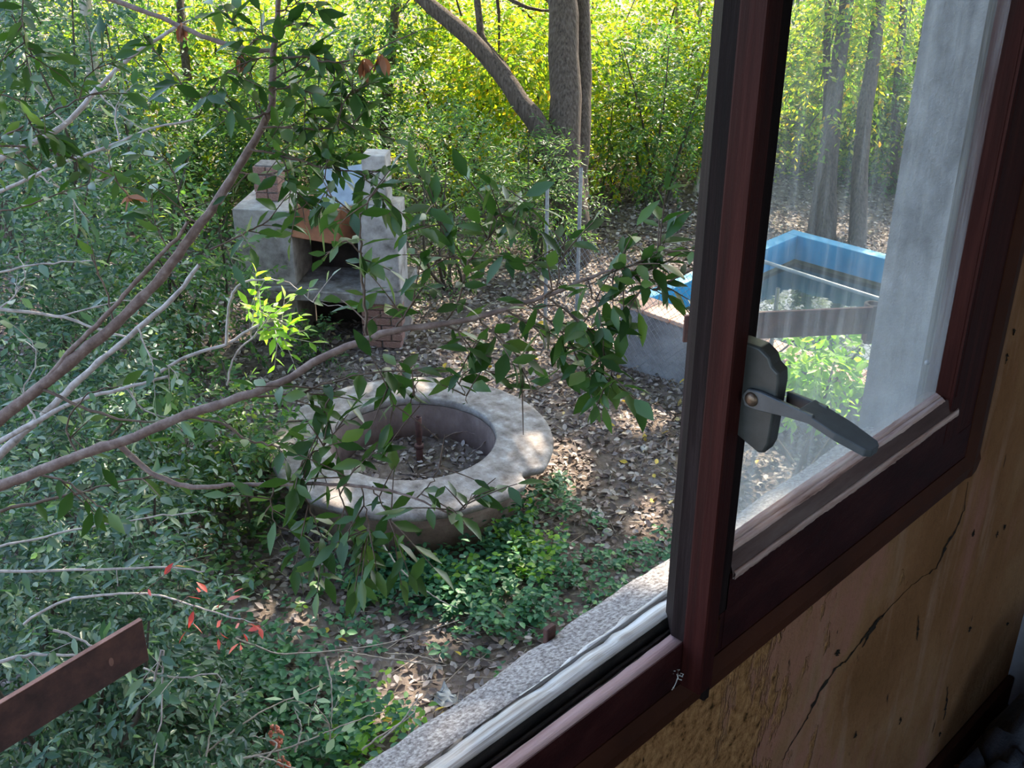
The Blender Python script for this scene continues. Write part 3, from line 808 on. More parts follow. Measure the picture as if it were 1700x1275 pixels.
# iron strap hinges of the vanished shutters
def strap(name, label, eye, tip, ztop, zbot, wall_pt, holes):
    t = thing(name, label, 'hinge strap', (eye[0], eye[1], zbot))
    d = np.array([tip[0] - eye[0], tip[1] - eye[1]]); L = np.linalg.norm(d); d /= L
    nn = np.array([-d[1], d[0]])
    th = .0024
    P = [np.array(eye) + d * s * L + nn * .0115 for s in (0.02, .35, .7, 1.0)]
    poly = [tuple(p - nn * th) for p in P] + [tuple(p + nn * th) for p in P[::-1]]
    bar = MB().prism(poly, 2, zbot, ztop).build('bar', M['rust'], t, bevel=.0008)
    edge = MB().prism([tuple(P[0] - nn * th * .9), tuple(P[-1] - nn * th * .9), tuple(P[-1] + nn * th * .9), tuple(P[0] + nn * th * .9)], 2, ztop - .0002, ztop + .0006).build('bar_edge', M['rustedge'], t)
    edge['label'] = 'pale rusted upper edge'
    prof = [(.0072, zbot), (.0125, zbot), (.0125, ztop + .0005), (.0072, ztop + .0005)]
    lathe('eye', prof, M['rust'], t, 24, (eye[0], eye[1], 0))
    lathe('pin', [(.0001, zbot - .02), (.0068, zbot - .02), (.0068, ztop - .006), (.0001, ztop - .006)], M['rust'], t, 16, (eye[0], eye[1], 0), closed=False)
    w = np.array(wall_pt)
    dd = w - np.array(eye); ll = np.linalg.norm(dd); dd /= ll; n2 = np.array([-dd[1], dd[0]]) * .006
    e = np.array(eye) - dd * .008
    MB().prism([tuple(e - n2), tuple(w - n2), tuple(w + n2), tuple(e + n2)], 2, zbot - .016, zbot - .001).build('bracket', M['rust'], t, bevel=.001)
    for s in holes:
        p = np.array(eye) + d * s * L
        for sgn in (1,):
            c = p + nn * (.0115 - th - .0004)
            ring = MB()
            u = np.array([d[0], d[1], 0]); k = 10
            v = [(c[0] + u[0] * .0022 * cos(a), c[1] + u[1] * .0022 * cos(a), (ztop + zbot) / 2 + .0045 * sin(a)) for a in np.linspace(0, 2 * pi, k, endpoint=False)]
            v2 = [(x + nn[0] * 2 * (th + .0004), y + nn[1] * 2 * (th + .0004), z) for x, y, z in v]
            ring.add(v + v2, [tuple(range(k)), tuple(range(k, 2 * k))[::-1]] + [(i, (i + 1) % k, k + (i + 1) % k, k + i) for i in range(k)])
            h = ring.build('rivet_hole', M['rustedge'], t)
            h['label'] = 'pale worn nail hole'
    return t
strap('hinge_strap', 'rusty flat iron shutter strap with curled eye behind the dirty pane', (-.150, 1.399), (-.322, 1.182), Z(-.602), Z(-.642), (-.122, 1.47), [])
strap('hinge_strap', 'rusty flat iron shutter strap with two nail holes jutting over the shrub', (-.190, .03), (-.2265, .3165), Z(-.602), Z(-.645), (-.122, -.02), [.47, .88])
# short rusty stub on the sill edge
sb = MB().prism([(-.120, .690), (-.113, .690), (-.113, .704), (-.120, .704)], 2, Z(-.778), Z(-.757)).build('iron_stub', M['rust'], bevel=.001)
tag(sb, 'short rusty iron stub standing on the outer edge of the concrete sill', 'iron stub')

# ---------------------------------------------------------------- things on the room floor
bag = MB()
g = 26
uu = np.linspace(0, 1, g)
A, B = np.meshgrid(uu, uu, indexing='ij')
hh = .30 * np.sin(A * pi) ** .6 * np.sin(B * pi) ** .6
nz = RNG.normal(size=(g, g)); nz = (nz + np.roll(nz, 1, 0) + np.roll(nz, 1, 1) + np.roll(nz, -1, 0) + np.roll(nz, -1, 1)) / 5
Vb = np.stack([.03 + A * .42, 1.52 + B * .38, FLOOR_Z + .002 + hh + nz * .05 * (hh > .03)], -1).reshape(-1, 3)
ii = np.arange(g - 1)[:, None] * g + np.arange(g - 1)[None]
Qb = np.stack([ii, ii + g, ii + g + 1, ii + 1], -1).reshape(-1, 4)
me = npmesh('plastic_bag', Vb, Qb)
tag(link('plastic_bag', me, M['plastic']), 'crumpled dark plastic bag heaped on the floor in the room corner', 'bag')
nd_ = 1400
P = np.stack([RNG.uniform(.02, .9, nd_), RNG.uniform(1.1, 1.9, nd_), np.full(nd_, FLOOR_Z + .004) + np.abs(RNG.normal(size=nd_)) * .006], -1)
D = RNG.normal(size=(nd_, 3)) * np.array([1, 1, .15]); N = np.array([0, 0, 1]) + RNG.normal(size=(nd_, 3)) * .4
ob = leaves_mesh('floor_debris', leaf_frames(P, D, N, RNG.uniform(.008, .035, nd_)), M['leaf_brown'], None, 'hex', wid=.4)
tag(ob, 'dry leaf scraps and rubble strewn over the dark floor', 'debris', kind='stuff')

# ================================================================== SETTING: ground
g = 150
gx = np.linspace(-34, 3, g); gy = np.linspace(-8, 34, g)
GX, GY = np.meshgrid(gx, gy, indexing='ij')
def gheight(x, y):
    d = np.maximum(0, np.hypot(x + 4, y - 4) - 7.5)
    return .05 * np.sin(x * 1.7 + .5) * np.sin(y * 1.3) + .035 * d + .006 * d ** 2 * (d < 12) + (d >= 12) * (.864 + .14 * (d - 12)) - .05
Hh = gheight(GX, GY)
hole = (np.hypot(GX + 2.7, GY - 7.3) < 0)
V = np.stack([GX, GY, Hh], -1).reshape(-1, 3)
ii = np.arange(g - 1)[:, None] * g + np.arange(g - 1)[None]
Q = np.stack([ii, ii + g, ii + g + 1, ii + 1], -1).reshape(-1, 4)
# keep the pool basin free of soil
cxy = V[Q].mean(1)
inside = (cxy[:, 0] > -4.0) & (cxy[:, 0] < -1.2) & (cxy[:, 1] > 6.6) & (cxy[:, 1] < 8.2)
ground = link('ground', npmesh('ground', V, Q[~inside], smooth=True), M['soil'], kind='structure')

def litter(n, xr, yr, size, rng, dens=None):
    P = np.stack([rng.uniform(*xr, n), rng.uniform(*yr, n)], -1)
    if dens is not None:
        P = P[rng.uniform(size=n) < dens(P[:, 0], P[:, 1])]
    n = len(P)
    z = gheight(P[:, 0], P[:, 1]) + .008 + np.abs(rng.normal(size=n)) * .014
    p = np.column_stack([P, z])
    D = rng.normal(size=(n, 3)) * np.array([1, 1, .25])
    N = np.array([0, 0, 1.0]) + rng.normal(size=(n, 3)) * .45
    return leaf_frames(p, D, N, rng.uniform(*size, n))

FC = np.array([-4.06, 3.75])    # fountain centre
def not_built(x, y):
    ok = np.hypot(x - FC[0], y - FC[1]) > .68
    ok &= ~((x > -4.55) & (x < -.9) & (y > 6.1) & (y < 8.7))
    return ok
def dens(x, y):
    pile = np.exp(-((x + 4.3) ** 2 / 2.2 + (y - 5.5) ** 2 / .8)) * 1.0 + np.exp(-((x + 5.3) ** 2 + (y - 7.5) ** 2) / 3) * .5
    return not_built(x, y) * np.clip(.72 + pile, 0, 1)
ob = leaves_mesh('fallen_leaves', litter(120000, (-11, -1.0), (.2, 12), (.03, .065), RNG, dens), M['leaf_dead'], None, 'hex', wid=.55)
tag(ob, 'dry grey brown fallen leaves covering the garden soil', 'leaves', kind='stuff')
ns_ = 5200
P0 = np.stack([RNG.uniform(-9, -1.2, ns_), RNG.uniform(.6, 8, ns_)], -1)
P0 = P0[not_built(P0[:, 0], P0[:, 1])]
ns_ = len(P0)
za = gheight(P0[:, 0], P0[:, 1]) + .012
an = RNG.uniform(0, 2 * pi, ns_); ln = RNG.uniform(.05, .32, ns_)
A_ = np.column_stack([P0, za]); B_ = A_ + np.stack([np.cos(an) * ln, np.sin(an) * ln, RNG.uniform(-.005, .03, ns_)], -1)
ob = sprig_twigs('fallen_twigs', (A_, B_), M['drystem'], None, .0035)
tag(ob, 'thin dry twigs scattered through the leaf litter', 'twigs', kind='stuff')
gy_ = litter(46, (-5.5, -2.5), (2, 6.5), (.05, .075), RNG, lambda x, y: not_built(x, y) * 1.0)
ob = leaves_mesh('yellow_leaves', (gy_[0], gy_[1], gy_[2], gy_[3] + np.array([0, 0, .02])), M['leaf_yellow'], None, 'hex', wid=.5)
tag(ob, 'scattered fresh yellow leaves lying on the litter', 'leaves', kind='stuff')

# ---------------------------------------------------------------- fountain
ft = thing('stone_fountain', 'round cement fountain with a broad flat rim and rusty standpipe', 'fountain', (FC[0], FC[1], 0))
def rim_mod(V):
    r = np.hypot(V[:, 0], V[:, 1]); a = np.arctan2(V[:, 1], V[:, 0])
    w = 1 + .004 * np.sin(2 * a + 1)
    V[:, :2] *= w[:, None]
    # broken bite out of the outer edge, toward the house
    pb = atZ(868, 782, .35)
    a0 = math.atan2(pb[1] - FC[1], pb[0] - FC[0])
    da = (a - a0 + pi) % (2 * pi) - pi
    bite = (r > .70) & (np.abs(da) < .09)
    depth_ = np.clip(1 - np.abs(da) / .09, 0, 1) ** .5
    V[bite, :2] *= (1 - .10 * depth_[bite] * (1 + .2 * np.sin(da[bite] * 90)))[:, None]
    return V
rim_prof = [(.525, .30), (.505, .315), (.503, .352), (.512, .360), (.60, .357), (.68, .353), (.76, .350), (.82, .348), (.845, .343), (.852, .325), (.845, .302), (.82, .296)]
rim = lathe('rim', rim_prof, M['stone'], ft, 150, (FC[0], FC[1], 0), jitter=.0007, mod=rim_mod)
base_prof = [(.63, -.10), (.665, -.10), (.662, .12), (.668, .130), (.668, .142), (.662, .15), (.665, .30), (.60, .30), (.512, .30), (.512, -.10)]
lathe('base_wall', base_prof, M['stonebrown'], ft, 96, (FC[0], FC[1], 0), jitter=.002)
lathe('basin_lining', [(.511, .31), (.5, .31), (.498, -.02), (.511, -.02)], M['basin'], ft, 96, (FC[0], FC[1], 0))
lathe('basin_soil', [(.001, .075), (.15, .08), (.3, .06), (.42, .05), (.505, .07)], M['soil'], ft, 48, (FC[0], FC[1], 0), closed=False, jitter=.008)
nb = 750
aa = RNG.uniform(0, 2 * pi, nb); rr = .49 * np.sqrt(RNG.uniform(0, 1, nb))
P = np.stack([FC[0] + rr * np.cos(aa), FC[1] + rr * np.sin(aa), .075 + np.abs(RNG.normal(size=nb)) * .015], -1)
leaves_mesh('basin_litter', leaf_frames(P, RNG.normal(size=(nb, 3)) * np.array([1, 1, .3]), np.array([0, 0, 1.]) + RNG.normal(size=(nb, 3)) * .5, RNG.uniform(.025, .055, nb)), M['leaf_dead'], ft, 'hex', wid=.55)
pp = atZ(697, 766, .08)
spipe = lathe('standpipe', [(.001, .05), (.022, .05), (.022, .19), (.017, .195), (.017, .235), (.021, .24), (.0215, .395), (.0185, .40), (.015, .398), (.015, .36)], M['rust'], ft, 20, (pp[0], pp[1], 0), closed=False)
lathe('pipe_collar', [(.023, .178), (.028, .181), (.028, .203), (.018, .206)], M['rust'], spipe, 20, (pp[0], pp[1], 0), closed=False)
pth = [atZ(740, 725, .12), atZ(765, 717, .16), atZ(790, 722, .18), atZ(815, 735, .15)]
pth2 = [atZ(835, 716, .30), atZ(820, 722, .24), atZ(800, 740, .16), atZ(775, 760, .1)]
tag(tubes('dry_twigs', [(smooth_path(p, 14) + RNG.normal(size=(14, 3)) * .004, np.linspace(.006, .003, 14)) for p in (pth, pth2)], M['branch'], sides=5), 'bare brown twigs leaning inside the round fountain basin', 'twigs')

# ---------------------------------------------------------------- barbecue
BO = np.array([-6.74, 4.27]); bu = np.array([.788, .616]); bv = np.array([-.616, .788])   # u along the front, v to the back
BM = Matrix(((bu[0], bv[0], 0, BO[0]), (bu[1], bv[1], 0, BO[1]), (0, 0, 1, 0), (0, 0, 0, 1)))
bq = thing('barbecue', 'whitewashed masonry barbecue with rusty hood among the bushes', 'barbecue', (BO[0], BO[1], 0))
def bbox(name, a, b, mat, bevel=.006):
    return MB().box(a, b).build(name, mat, bq, bevel=bevel, M=BM)
bbox('left_base', (.02, .05, -.05), (.44, .55, .36), M['white'])
bbox('slab', (-.03, -.06, .36), (1.30, .58, .45), M['stone'], .01)
bbox('left_cheek', (.0, .02, .45), (.45, .55, 1.06), M['white'])
bbox('right_pillar', (.97, .0, .45), (1.28, .30, 1.12), M['white'])
bbox('flue_post', (1.02, .05, 1.121), (1.20, .24, 1.50), M['white'])
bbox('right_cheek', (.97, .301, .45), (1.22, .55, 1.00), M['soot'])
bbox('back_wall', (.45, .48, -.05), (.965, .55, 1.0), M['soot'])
# bricks: right pier and chimney stub
mort = bbox('brick_pier', (.975, .02, -.05), (1.265, .50, .36), M['mortar'], 0)
BRICK = None
def brick_at(a, b, parent, jit=.004):
    global BRICK
    if BRICK is None:
        t_ = MB().box((-.5, -.5, -.5), (.5, .5, .5)).build('brick', M['brick'], None, bevel=.05)
        BRICK = t_.data; bpy.data.objects.remove(t_)
    c = (Vector(a) + Vector(b)) / 2
    d = Vector(b) - Vector(a)
    w = BM @ (c + Vector((random.uniform(-jit, jit), random.uniform(-jit, jit), random.uniform(-jit, jit) * .4)))
    o = bpy.data.objects.new('brick', BRICK); COL.objects.link(o); o.parent = parent
    R3 = BM.to_3x3().to_4x4() @ Matrix.Rotation(random.uniform(-.02, .02), 4, 'Z')
    o.matrix_local = Matrix.Translation(w - world_loc(parent)) @ R3 @ Matrix.Diagonal((d.x, d.y, d.z, 1))
    return o
for r_ in range(6):
    z0 = -.03 + r_ * .065
    off = 0 if r_ % 2 == 0 else -.075
    for k in range(3):
        u0 = .965 + off + k * .155
        a_, b_ = max(u0, .962), min(u0 + .145, 1.285)
        if b_ - a_ > .03:
            brick_at((a_, .0, z0), (b_, .1, z0 + .056), mort)
cp = bbox('chimney', (.13, .25, 1.06), (.29, .41, 1.34), M['mortar'], 0)
for r_ in range(4):
    z0 = 1.065 + r_ * .068
    brick_at((.115, .235, z0), (.215, .425, z0 + .058), cp)
    brick_at((.222, .235, z0), (.305, .425, z0 + .058), cp)
# hood and sheet
MB().add([(.452, .0, .86), (.82, .02, .80), (.965, .47, .80), (.452, .47, .86), (.452, .16, 1.06), (.80, .2, 1.02), (.90, .47, 1.02), (.452, .47, 1.06)],
         [(0, 1, 5, 4), (1, 2, 6, 5), (2, 3, 7, 6), (3, 0, 4, 7), (4, 5, 6, 7), (0, 3, 2, 1)]).build('hood', M['hood'], bq, bevel=.008, M=BM)
MB().add([(.60, .05, 1.06), (1.0, .02, 1.13), (1.0, .30, 1.36), (.66, .30, 1.30), (.60, .05, 1.07), (1.0, .02, 1.14), (1.0, .30, 1.37), (.66, .30, 1.31)],
         [(0, 1, 2, 3), (4, 5, 6, 7), (0, 1, 5, 4), (1, 2, 6, 5), (2, 3, 7, 6), (3, 0, 4, 7)]).build('roof_sheet', M['sheet'], bq, M=BM)

# ---------------------------------------------------------------- pool
PX0, PX1, PY0, PY1, PZ = -4.42, -1.0, 6.13, 8.52, .45
pl = thing('swimming_pool', 'small raised blue pool with terracotta edging and dark water', 'pool', ((PX0 + PX1) / 2, (PY0 + PY1) / 2, 0))
tk = .20
def pbox(name, a, b, mat, bevel=.004):
    return MB().box(a, b).build(name, mat, pl, bevel=bevel)
pbox('near_wall', (PX0, PY0, -.3), (PX1, PY0 + tk, PZ - .03), M['poolwall'])
pbox('left_wall', (PX0, PY0 + tk, -.3), (PX0 + .12, PY1 - .12, PZ), M['poolblue'])
pbox('far_wall', (PX0, PY1 - .12, -.3), (PX1, PY1, PZ), M['poolblue'])
pbox('right_wall', (PX1 - .12, PY0 + tk, -.3), (PX1, PY1 - .12, PZ), M['poolblue'])
pbox('near_lining', (PX0 + .121, PY0 + tk, -.3), (PX1 - .121, PY0 + tk + .03, PZ - .035), M['poolblue'])
pbox('pool_floor', (PX0 + .121, PY0 + tk + .03, -.3), (PX1 - .121, PY1 - .121, -.25), M['poolblue'])
pbox('water', (PX0 + .1215, PY0 + tk + .031, -.2), (PX1 - .1215, PY1 - .1215, .20), M['water'], 0)
pbox('moss_line', (PX0 + .1205, PY0 + tk + .04, .17), (PX0 + .126, PY1 - .125, .235), M['moss'], 0)
pbox('moss_line', (PX0 + .127, PY1 - .126, .17), (PX1 - .13, PY1 - .1205, .235), M['moss'], 0)
x = PX0 - .01
k = 0
while x < PX1:
    w = .245
    o = MB().box((x + .004, PY0 - .025 + random.uniform(-.006, .006), PZ - .03), (min(x + w, PX1) - .004, PY0 + tk + .02, PZ + random.uniform(0, .006))).build('coping_tile', M['coping'], pl, bevel=.004)
    x += w
for x in (-3.05, -1.9):
    pbox('wall_rib', (x - .03, PY0 - .035, -.2), (x + .03, PY0, PZ - .032), M['poolwall'], .003)
# pole lying across the water
pol = tubes('pool_pole', [(np.array([[-4.36, 7.60, .47], [-3.4, 7.52, .475], [-2.2, 7.46, .475], [-1.05, 7.42, .47]]), .016)], M['pole'], sides=10)
tag(pol, 'pale metal pole lying across the pool above the dark water', 'pole')

# chain-link fence in front of the pool
fn = thing('wire_fence', 'low chain-link fence on thin metal posts before the pool', 'fence', (-5.05, 5.96, 0))
FY = 5.97
for x, h in ((-5.05, 1.25), (-4.72, 1.45), (-3.0, 1.0), (-1.5, 1.0)):
    tubes('post', [(np.array([[x, FY, -.1], [x, FY, h * .5], [x, FY, h]]), .014)], M['galv'], fn, 8)
wires = []
x0, x1, h0, h1 = -5.05, -1.0, .03, .92
st = .055
for c0 in np.arange(x0 - (h1 - h0), x1, st):
    for sg in (1, -1):
        a = (c0, h0) if sg > 0 else (c0 + (h1 - h0), h0)
        # clip the diagonal to the panel
        ts = np.array([0., 1.])
        xs = np.array([a[0], a[0] + sg * (h1 - h0)])
        lo, hi = 0., 1.
        for lim, gt in ((x0, True), (x1, False)):
            if (xs[0] < lim) == gt and (xs[1] < lim) == gt:
                lo = 2
            elif (xs[0] < lim) != (xs[1] < lim):
                tt = (lim - xs[0]) / (xs[1] - xs[0])
                if (xs[0] < lim) == gt: lo = max(lo, tt)
                else: hi = min(hi, tt)
        if lo < hi:
            wires.append((np.array([[xs[0] + (xs[1] - xs[0]) * t_, FY - .016 + sg * .001, h0 + (h1 - h0) * t_] for t_ in (lo, hi)]), .0018))
tubes('wire_mesh', wires, M['galv'], fn, 3, kind='stuff')

# stones on the ground
def rock(c, r, label):
    rng = np.random.default_rng(int(abs(c[0] * 1000)))
    th = np.linspace(-pi / 2, pi / 2, 7)
    pr = [(r * max(cos(t), 1e-3), r * .6 * sin(t)) for t in th]
    o = lathe('stone', pr, M['rock'], None, 9, (c[0], c[1], gheight(c[0], c[1]) + r * .4), closed=False, jitter=r * .13, rng=rng)
    return tag(o, label, 'stone', 'pale stones on the bare soil')
for q, r, lb in (((992, 838), .04, 'largest pale stone on the bare soil right of the fountain'), ((1010, 868), .034, 'pale flat stone just nearer the window than the largest one'),
                 ((978, 833), .026, 'small pale stone touching the left of the largest one'), ((1070, 740), .028, 'pale stone nearest the pool wall'),
                 ((1096, 741), .02, 'tiny pale stone beside the sash post edge'), ((863, 932), .03, 'pale stone half hidden in the groundcover by the fountain')):
    rock(atZ(*q, 0.0), r, lb)

# ================================================================== PLANTS
# ---- groundcover: sprouting tufts, denser in patches
def groundcover(name, label, patches, mat, rng, lsize=.045, h=.16, k=9):
    fr, segs = [], []
    for (px, py, rx, ry, n) in patches:
        c = atZ(px, py, 0.0)
        a = rng.uniform(0, 2 * pi, n); r = np.sqrt(rng.uniform(0, 1, n)) * (1 + .25 * np.sin(a * 3 + px))
        x = c[0] + r * np.cos(a) * rx; y = c[1] + r * np.sin(a) * ry
        ok = np.hypot(x - FC[0], y - FC[1]) > .74
        x, y = x[ok], y[ok]
        n = len(x)
        z = gheight(x, y)
        st = np.stack([x, y, z], -1)
        dr = rng.normal(size=(n, 3)) * np.array([.6, .6, .2]) + np.array([0, 0, 1])
        hh = h * rng.uniform(.4, 1.2, n)
        tip = st + dr * hh[:, None]
        t = np.linspace(.35, 1, k)
        P = st[:, None] + (tip - st)[:, None] * t[None, :, None] + rng.normal(size=(n, k, 3)) * .012
        ang = np.arange(k) * 2.4 + rng.uniform(0, 6, (n, 1))
        D = np.stack([np.cos(ang), np.sin(ang), rng.normal(size=(n, k)) * .25 + .05], -1)
        N = np.array([0, 0, 1.]) + rng.normal(size=(n, k, 3)) * .3
        L = lsize * rng.uniform(.6, 1.2, (n, k))
        fr.append(leaf_frames(P.reshape(-1, 3), D.reshape(-1, 3), N.reshape(-1, 3), L.ravel()))
        segs.append((st, tip))
    fr = cat_frames(fr)
    ob = leaves_mesh(name, fr, mat, None, 'hex', wid=.62)
    tag(ob, label, 'groundcover', kind='stuff')
    return ob
rg = np.random.default_rng(21)
groundcover('groundcover', 'blue green groundcover hugging the near side of the fountain', [(700, 945, .36, .20, 110), (830, 900, .34, .26, 170), (810, 985, .32, .30, 120), (900, 830, .16, .22, 45), (650, 965, .25, .2, 50)], M['leaf_ivy'], rg)
groundcover('groundcover', 'low creeping green plants under the sill at the picture foot', [(400, 1110, .5, .24, 95), (520, 1180, .45, .3, 70), (640, 1240, .3, .3, 36), (330, 1230, .4, .4, 70), (480, 1270, .4, .35, 55)], M['leaf_ivy'], rg, .05, .18)
groundcover('groundcover', 'sparse green weeds on the bare soil below the sill', [(960, 960, .5, .4, 50), (1060, 905, .36, .25, 40), (900, 1080, .4, .3, 22), (980, 1000, .4, .3, 36), (560, 1000, .5, .3, 22)], M['leaf_ivy'], rg, .04, .12)
groundcover('groundcover', 'green weeds at the foot of the left bushes', [(430, 800, .5, .5, 80), (380, 870, .4, .4, 45), (420, 960, .35, .3, 22), (690, 770, .09, .09, 26)], M['leaf_mid'], rg, .05, .18)
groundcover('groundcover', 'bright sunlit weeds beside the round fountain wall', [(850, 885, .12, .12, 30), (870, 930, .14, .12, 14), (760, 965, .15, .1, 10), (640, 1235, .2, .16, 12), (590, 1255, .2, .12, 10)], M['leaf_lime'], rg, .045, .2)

# ---- foreground shrubs traced branch by branch at their real distance
def traced(pts, D0, D1, n=None, jit=0.0, rng=RNG):
    k = len(pts)
    P = np.array([atD(x, y, D0 + (D1 - D0) * i / (k - 1)) for i, (x, y) in enumerate(pts)])
    n = n or max(8, 4 * k)
    Q = smooth_path(P, n)
    if jit:
        Q += rng.normal(size=Q.shape) * jit
    return Q

def shrub(name, label, cat, root_px, rootD, mains, twigs, leafmat_, branchmat, twigmat, rng, size, spacing, nparts=300, droop=.35, side_twigs=True, group=None, clear=None, root=None):
    base = atD(*root_px, rootD)
    t = thing(name, label, cat, base, group)
    for pts, D0, D1, r0, r1 in mains:
        P = traced(pts, D0, D1, jit=.0010, rng=rng)
        tubes('branch', [(P, np.linspace(r0, r1, len(P)) * (1 + .05 * rng.normal(size=len(P))))], branchmat, t, 8, .03)
    if root is not None:
        P0 = atD(*mains[0][0][0], mains[0][1])
        P1 = atD(*mains[0][0][1], mains[0][1])
        dr = (P0 - P1) / np.linalg.norm(P0 - P1)
        g0 = P0 + dr * .45 + np.array([-.15, -.25, 0]); g0[2] = float(gheight(g0[0], g0[1])) - .05
        P = smooth_path([P0, P0 + dr * .22 - [0, 0, .12], (P0 + dr * .4 + g0) / 2, g0], 14)
        tubes('stem', [(P, np.linspace(mains[0][3], root, 14))], branchmat, t, 8, .02)
    paths, frs = [], []
    for pts, D0, D1, r0, leafy in twigs:
        P = traced(pts, D0, D1, jit=.0018, rng=rng)
        paths.append((P, np.linspace(r0, r0 * .45, len(P))))
        if leafy <= 0:
            continue
        frs.append(twig_leaves(P, spacing / leafy, size, rng, droop, skip=.1))
        if side_twigs:
            # short shoots off the twig
            for k in range(int(len(P) * .34 * leafy)):
                i = rng.integers(2, len(P) - 1)
                tdir = P[i] - P[i - 1]; tdir /= np.linalg.norm(tdir) + 1e-9
                d = tdir * .5 + rng.normal(size=3) * .6 + np.array([0, 0, -.15 * droop * 3 + .15])
                d /= np.linalg.norm(d)
                L = rng.uniform(.04, .11)
                tt = np.linspace(0, 1, 6)[:, None]
                S_ = P[i] + d * L * tt - np.array([0, 0, 1]) * L * .3 * droop * 2 * tt ** 2
                paths.append((S_, np.linspace(.0016, .0008, 6)))
                frs.append(twig_leaves(S_, spacing, size, rng, droop, skip=.15))
    tw = tubes('twigs', paths, twigmat, t, 5)
    tw['kind'] = 'stuff'
    if frs:
        fr_ = cat_frames(frs)
        if clear:
            sx, sy, _z = screen(fr_[3] + .5 * fr_[1])
            kp = np.ones(len(sx), bool)
            for (a0, b0, a1, b1, keep_) in clear:
                kp &= ~((sx > a0) & (sx < a1) & (sy > b0) & (sy < b1) & (rng.uniform(size=len(sx)) > keep_))
            fr_ = tuple(q_[kp] for q_ in fr_)
        leaf_parts(fr_, leafmat_, t, nparts)
    return t

rA = np.random.default_rng(3)
mainsA = [([(-120, 860), (-60, 832), (0, 808), (60, 785), (130, 757), (200, 733), (290, 697), (380, 665), (470, 633), (540, 590), (600, 567), (660, 547), (740, 537), (800, 525), (860, 507), (920, 487), (975, 463), (1010, 450), (1035, 447)], 2.15, 1.85, .0125, .0018),
          ([(195, 735), (235, 772), (280, 800), (330, 808), (400, 805), (480, 803), (560, 805), (620, 810), (680, 825), (740, 850), (778, 872)], 2.1, 1.9, .006, .0012)]
twA = [
    ([(1010, 450), (1050, 440), (1085, 420), (1102, 398)], 1.86, 1.82, .0018, 1.6), ([(1035, 447), (1062, 457), (1085, 480), (1112, 492)], 1.85, 1.82, .0018, 1.6),
    ([(1000, 455), (1040, 462), (1075, 440), (1095, 455)], 1.86, 1.84, .0016, 1.3),
    ([(975, 463), (988, 500), (1000, 545), (1005, 580)], 1.88, 1.86, .0018, 1.2), ([(905, 495), (950, 522), (985, 562), (1010, 600), (1020, 632)], 1.9, 1.85, .0022, 1.3),
    ([(880, 503), (930, 550), (965, 590), (985, 640)], 1.9, 1.87, .0020, 1.2), ([(840, 515), (880, 540), (910, 565), (935, 600), (940, 630)], 1.92, 1.9, .0022, 1.3),
    ([(795, 527), (830, 560), (850, 580), (866, 612), (864, 655)], 1.95, 1.92, .0022, .9), ([(900, 497), (925, 470), (935, 430), (945, 395)], 1.9, 1.9, .0018, .8),
    ([(740, 537), (760, 500), (775, 445), (800, 405), (850, 357), (885, 333)], 1.97, 1.92, .0025, 1.3), ([(775, 445), (745, 405), (728, 365), (720, 335)], 1.95, 1.95, .0018, 1.3),
    ([(790, 420), (820, 380), (822, 340)], 1.95, 1.93, .0016, 1.3), ([(785, 430), (840, 430), (880, 445)], 1.95, 1.93, .0016, 1.2),
    ([(655, 548), (690, 495), (720, 440), (745, 400)], 2.0, 1.97, .0022, 1.0), ([(735, 535), (770, 560), (790, 600), (800, 620)], 1.97, 1.95, .002, 1.0),
    ([(610, 563), (606, 500), (600, 440), (598, 380), (604, 343), (640, 297)], 2.02, 1.98, .0032, .9), ([(602, 420), (570, 400), (545, 420)], 2.0, 2.0, .0016, .9),
    ([(598, 375), (570, 345), (545, 350)], 2.0, 2.0, .0016, .8),
    ([(420, 655), (480, 655), (560, 632), (640, 618), (742, 613)], 2.05, 1.98, .0026, 1.0), ([(640, 618), (650, 650), (656, 700)], 2.0, 1.98, .0014, 1.1),
    ([(700, 615), (690, 650), (700, 675)], 1.98, 1.98, .0014, 1.2), ([(742, 613), (768, 645), (775, 668)], 1.98, 1.97, .0014, 1.2), ([(560, 632), (540, 680), (528, 725), (520, 760), (545, 800)], 2.02, 2.0, .0018, .8),
    ([(560, 805), (595, 775), (622, 752)], 2.0, 1.97, .002, .9), ([(480, 803), (510, 760), (545, 735), (562, 700)], 2.02, 2.0, .002, 1.1),
    ([(620, 810), (640, 850), (656, 885)], 1.97, 1.95, .0015, 1.4), ([(690, 828), (718, 800), (730, 770)], 1.95, 1.94, .0015, .8), ([(500, 803), (520, 860), (537, 905), (520, 940)], 2.0, 1.98, .0016, 1.3),
    ([(560, 805), (575, 850), (590, 890), (600, 920)], 2.0, 1.98, .0016, 1.4), ([(740, 850), (770, 845), (785, 820)], 1.93, 1.92, .0014, 1.3), ([(600, 808), (610, 860), (605, 900)], 1.97, 1.96, .0014, 1.3),
    ([(455, 803), (450, 850), (470, 890)], 2.02, 2.0, .0015, 1.1), ([(300, 692), (360, 700), (420, 735), (455, 740), (500, 735)], 2.1, 2.05, .003, .6), ([(60, 785), (110, 800), (150, 830), (180, 850)], 2.15, 2.1, .0025, .5),
    ([(130, 757), (110, 710), (140, 660), (200, 640)], 2.15, 2.2, .0025, .5), ([(0, 850), (90, 828), (180, 805), (250, 790)], 2.25, 2.2, .004, .4)]
shrub('laurel_shrub', 'glossy leaved shrub whose long brown branch reaches across to the pool', 'shrub', (-120, 860), 2.15, mainsA, twA, M['leaf_gloss'], M['branch'], M['twig'], rA, .052, .027, droop=.18, clear=[(655, 672, 900, 810, .10), (800, 640, 960, 760, .25)], root=.022)

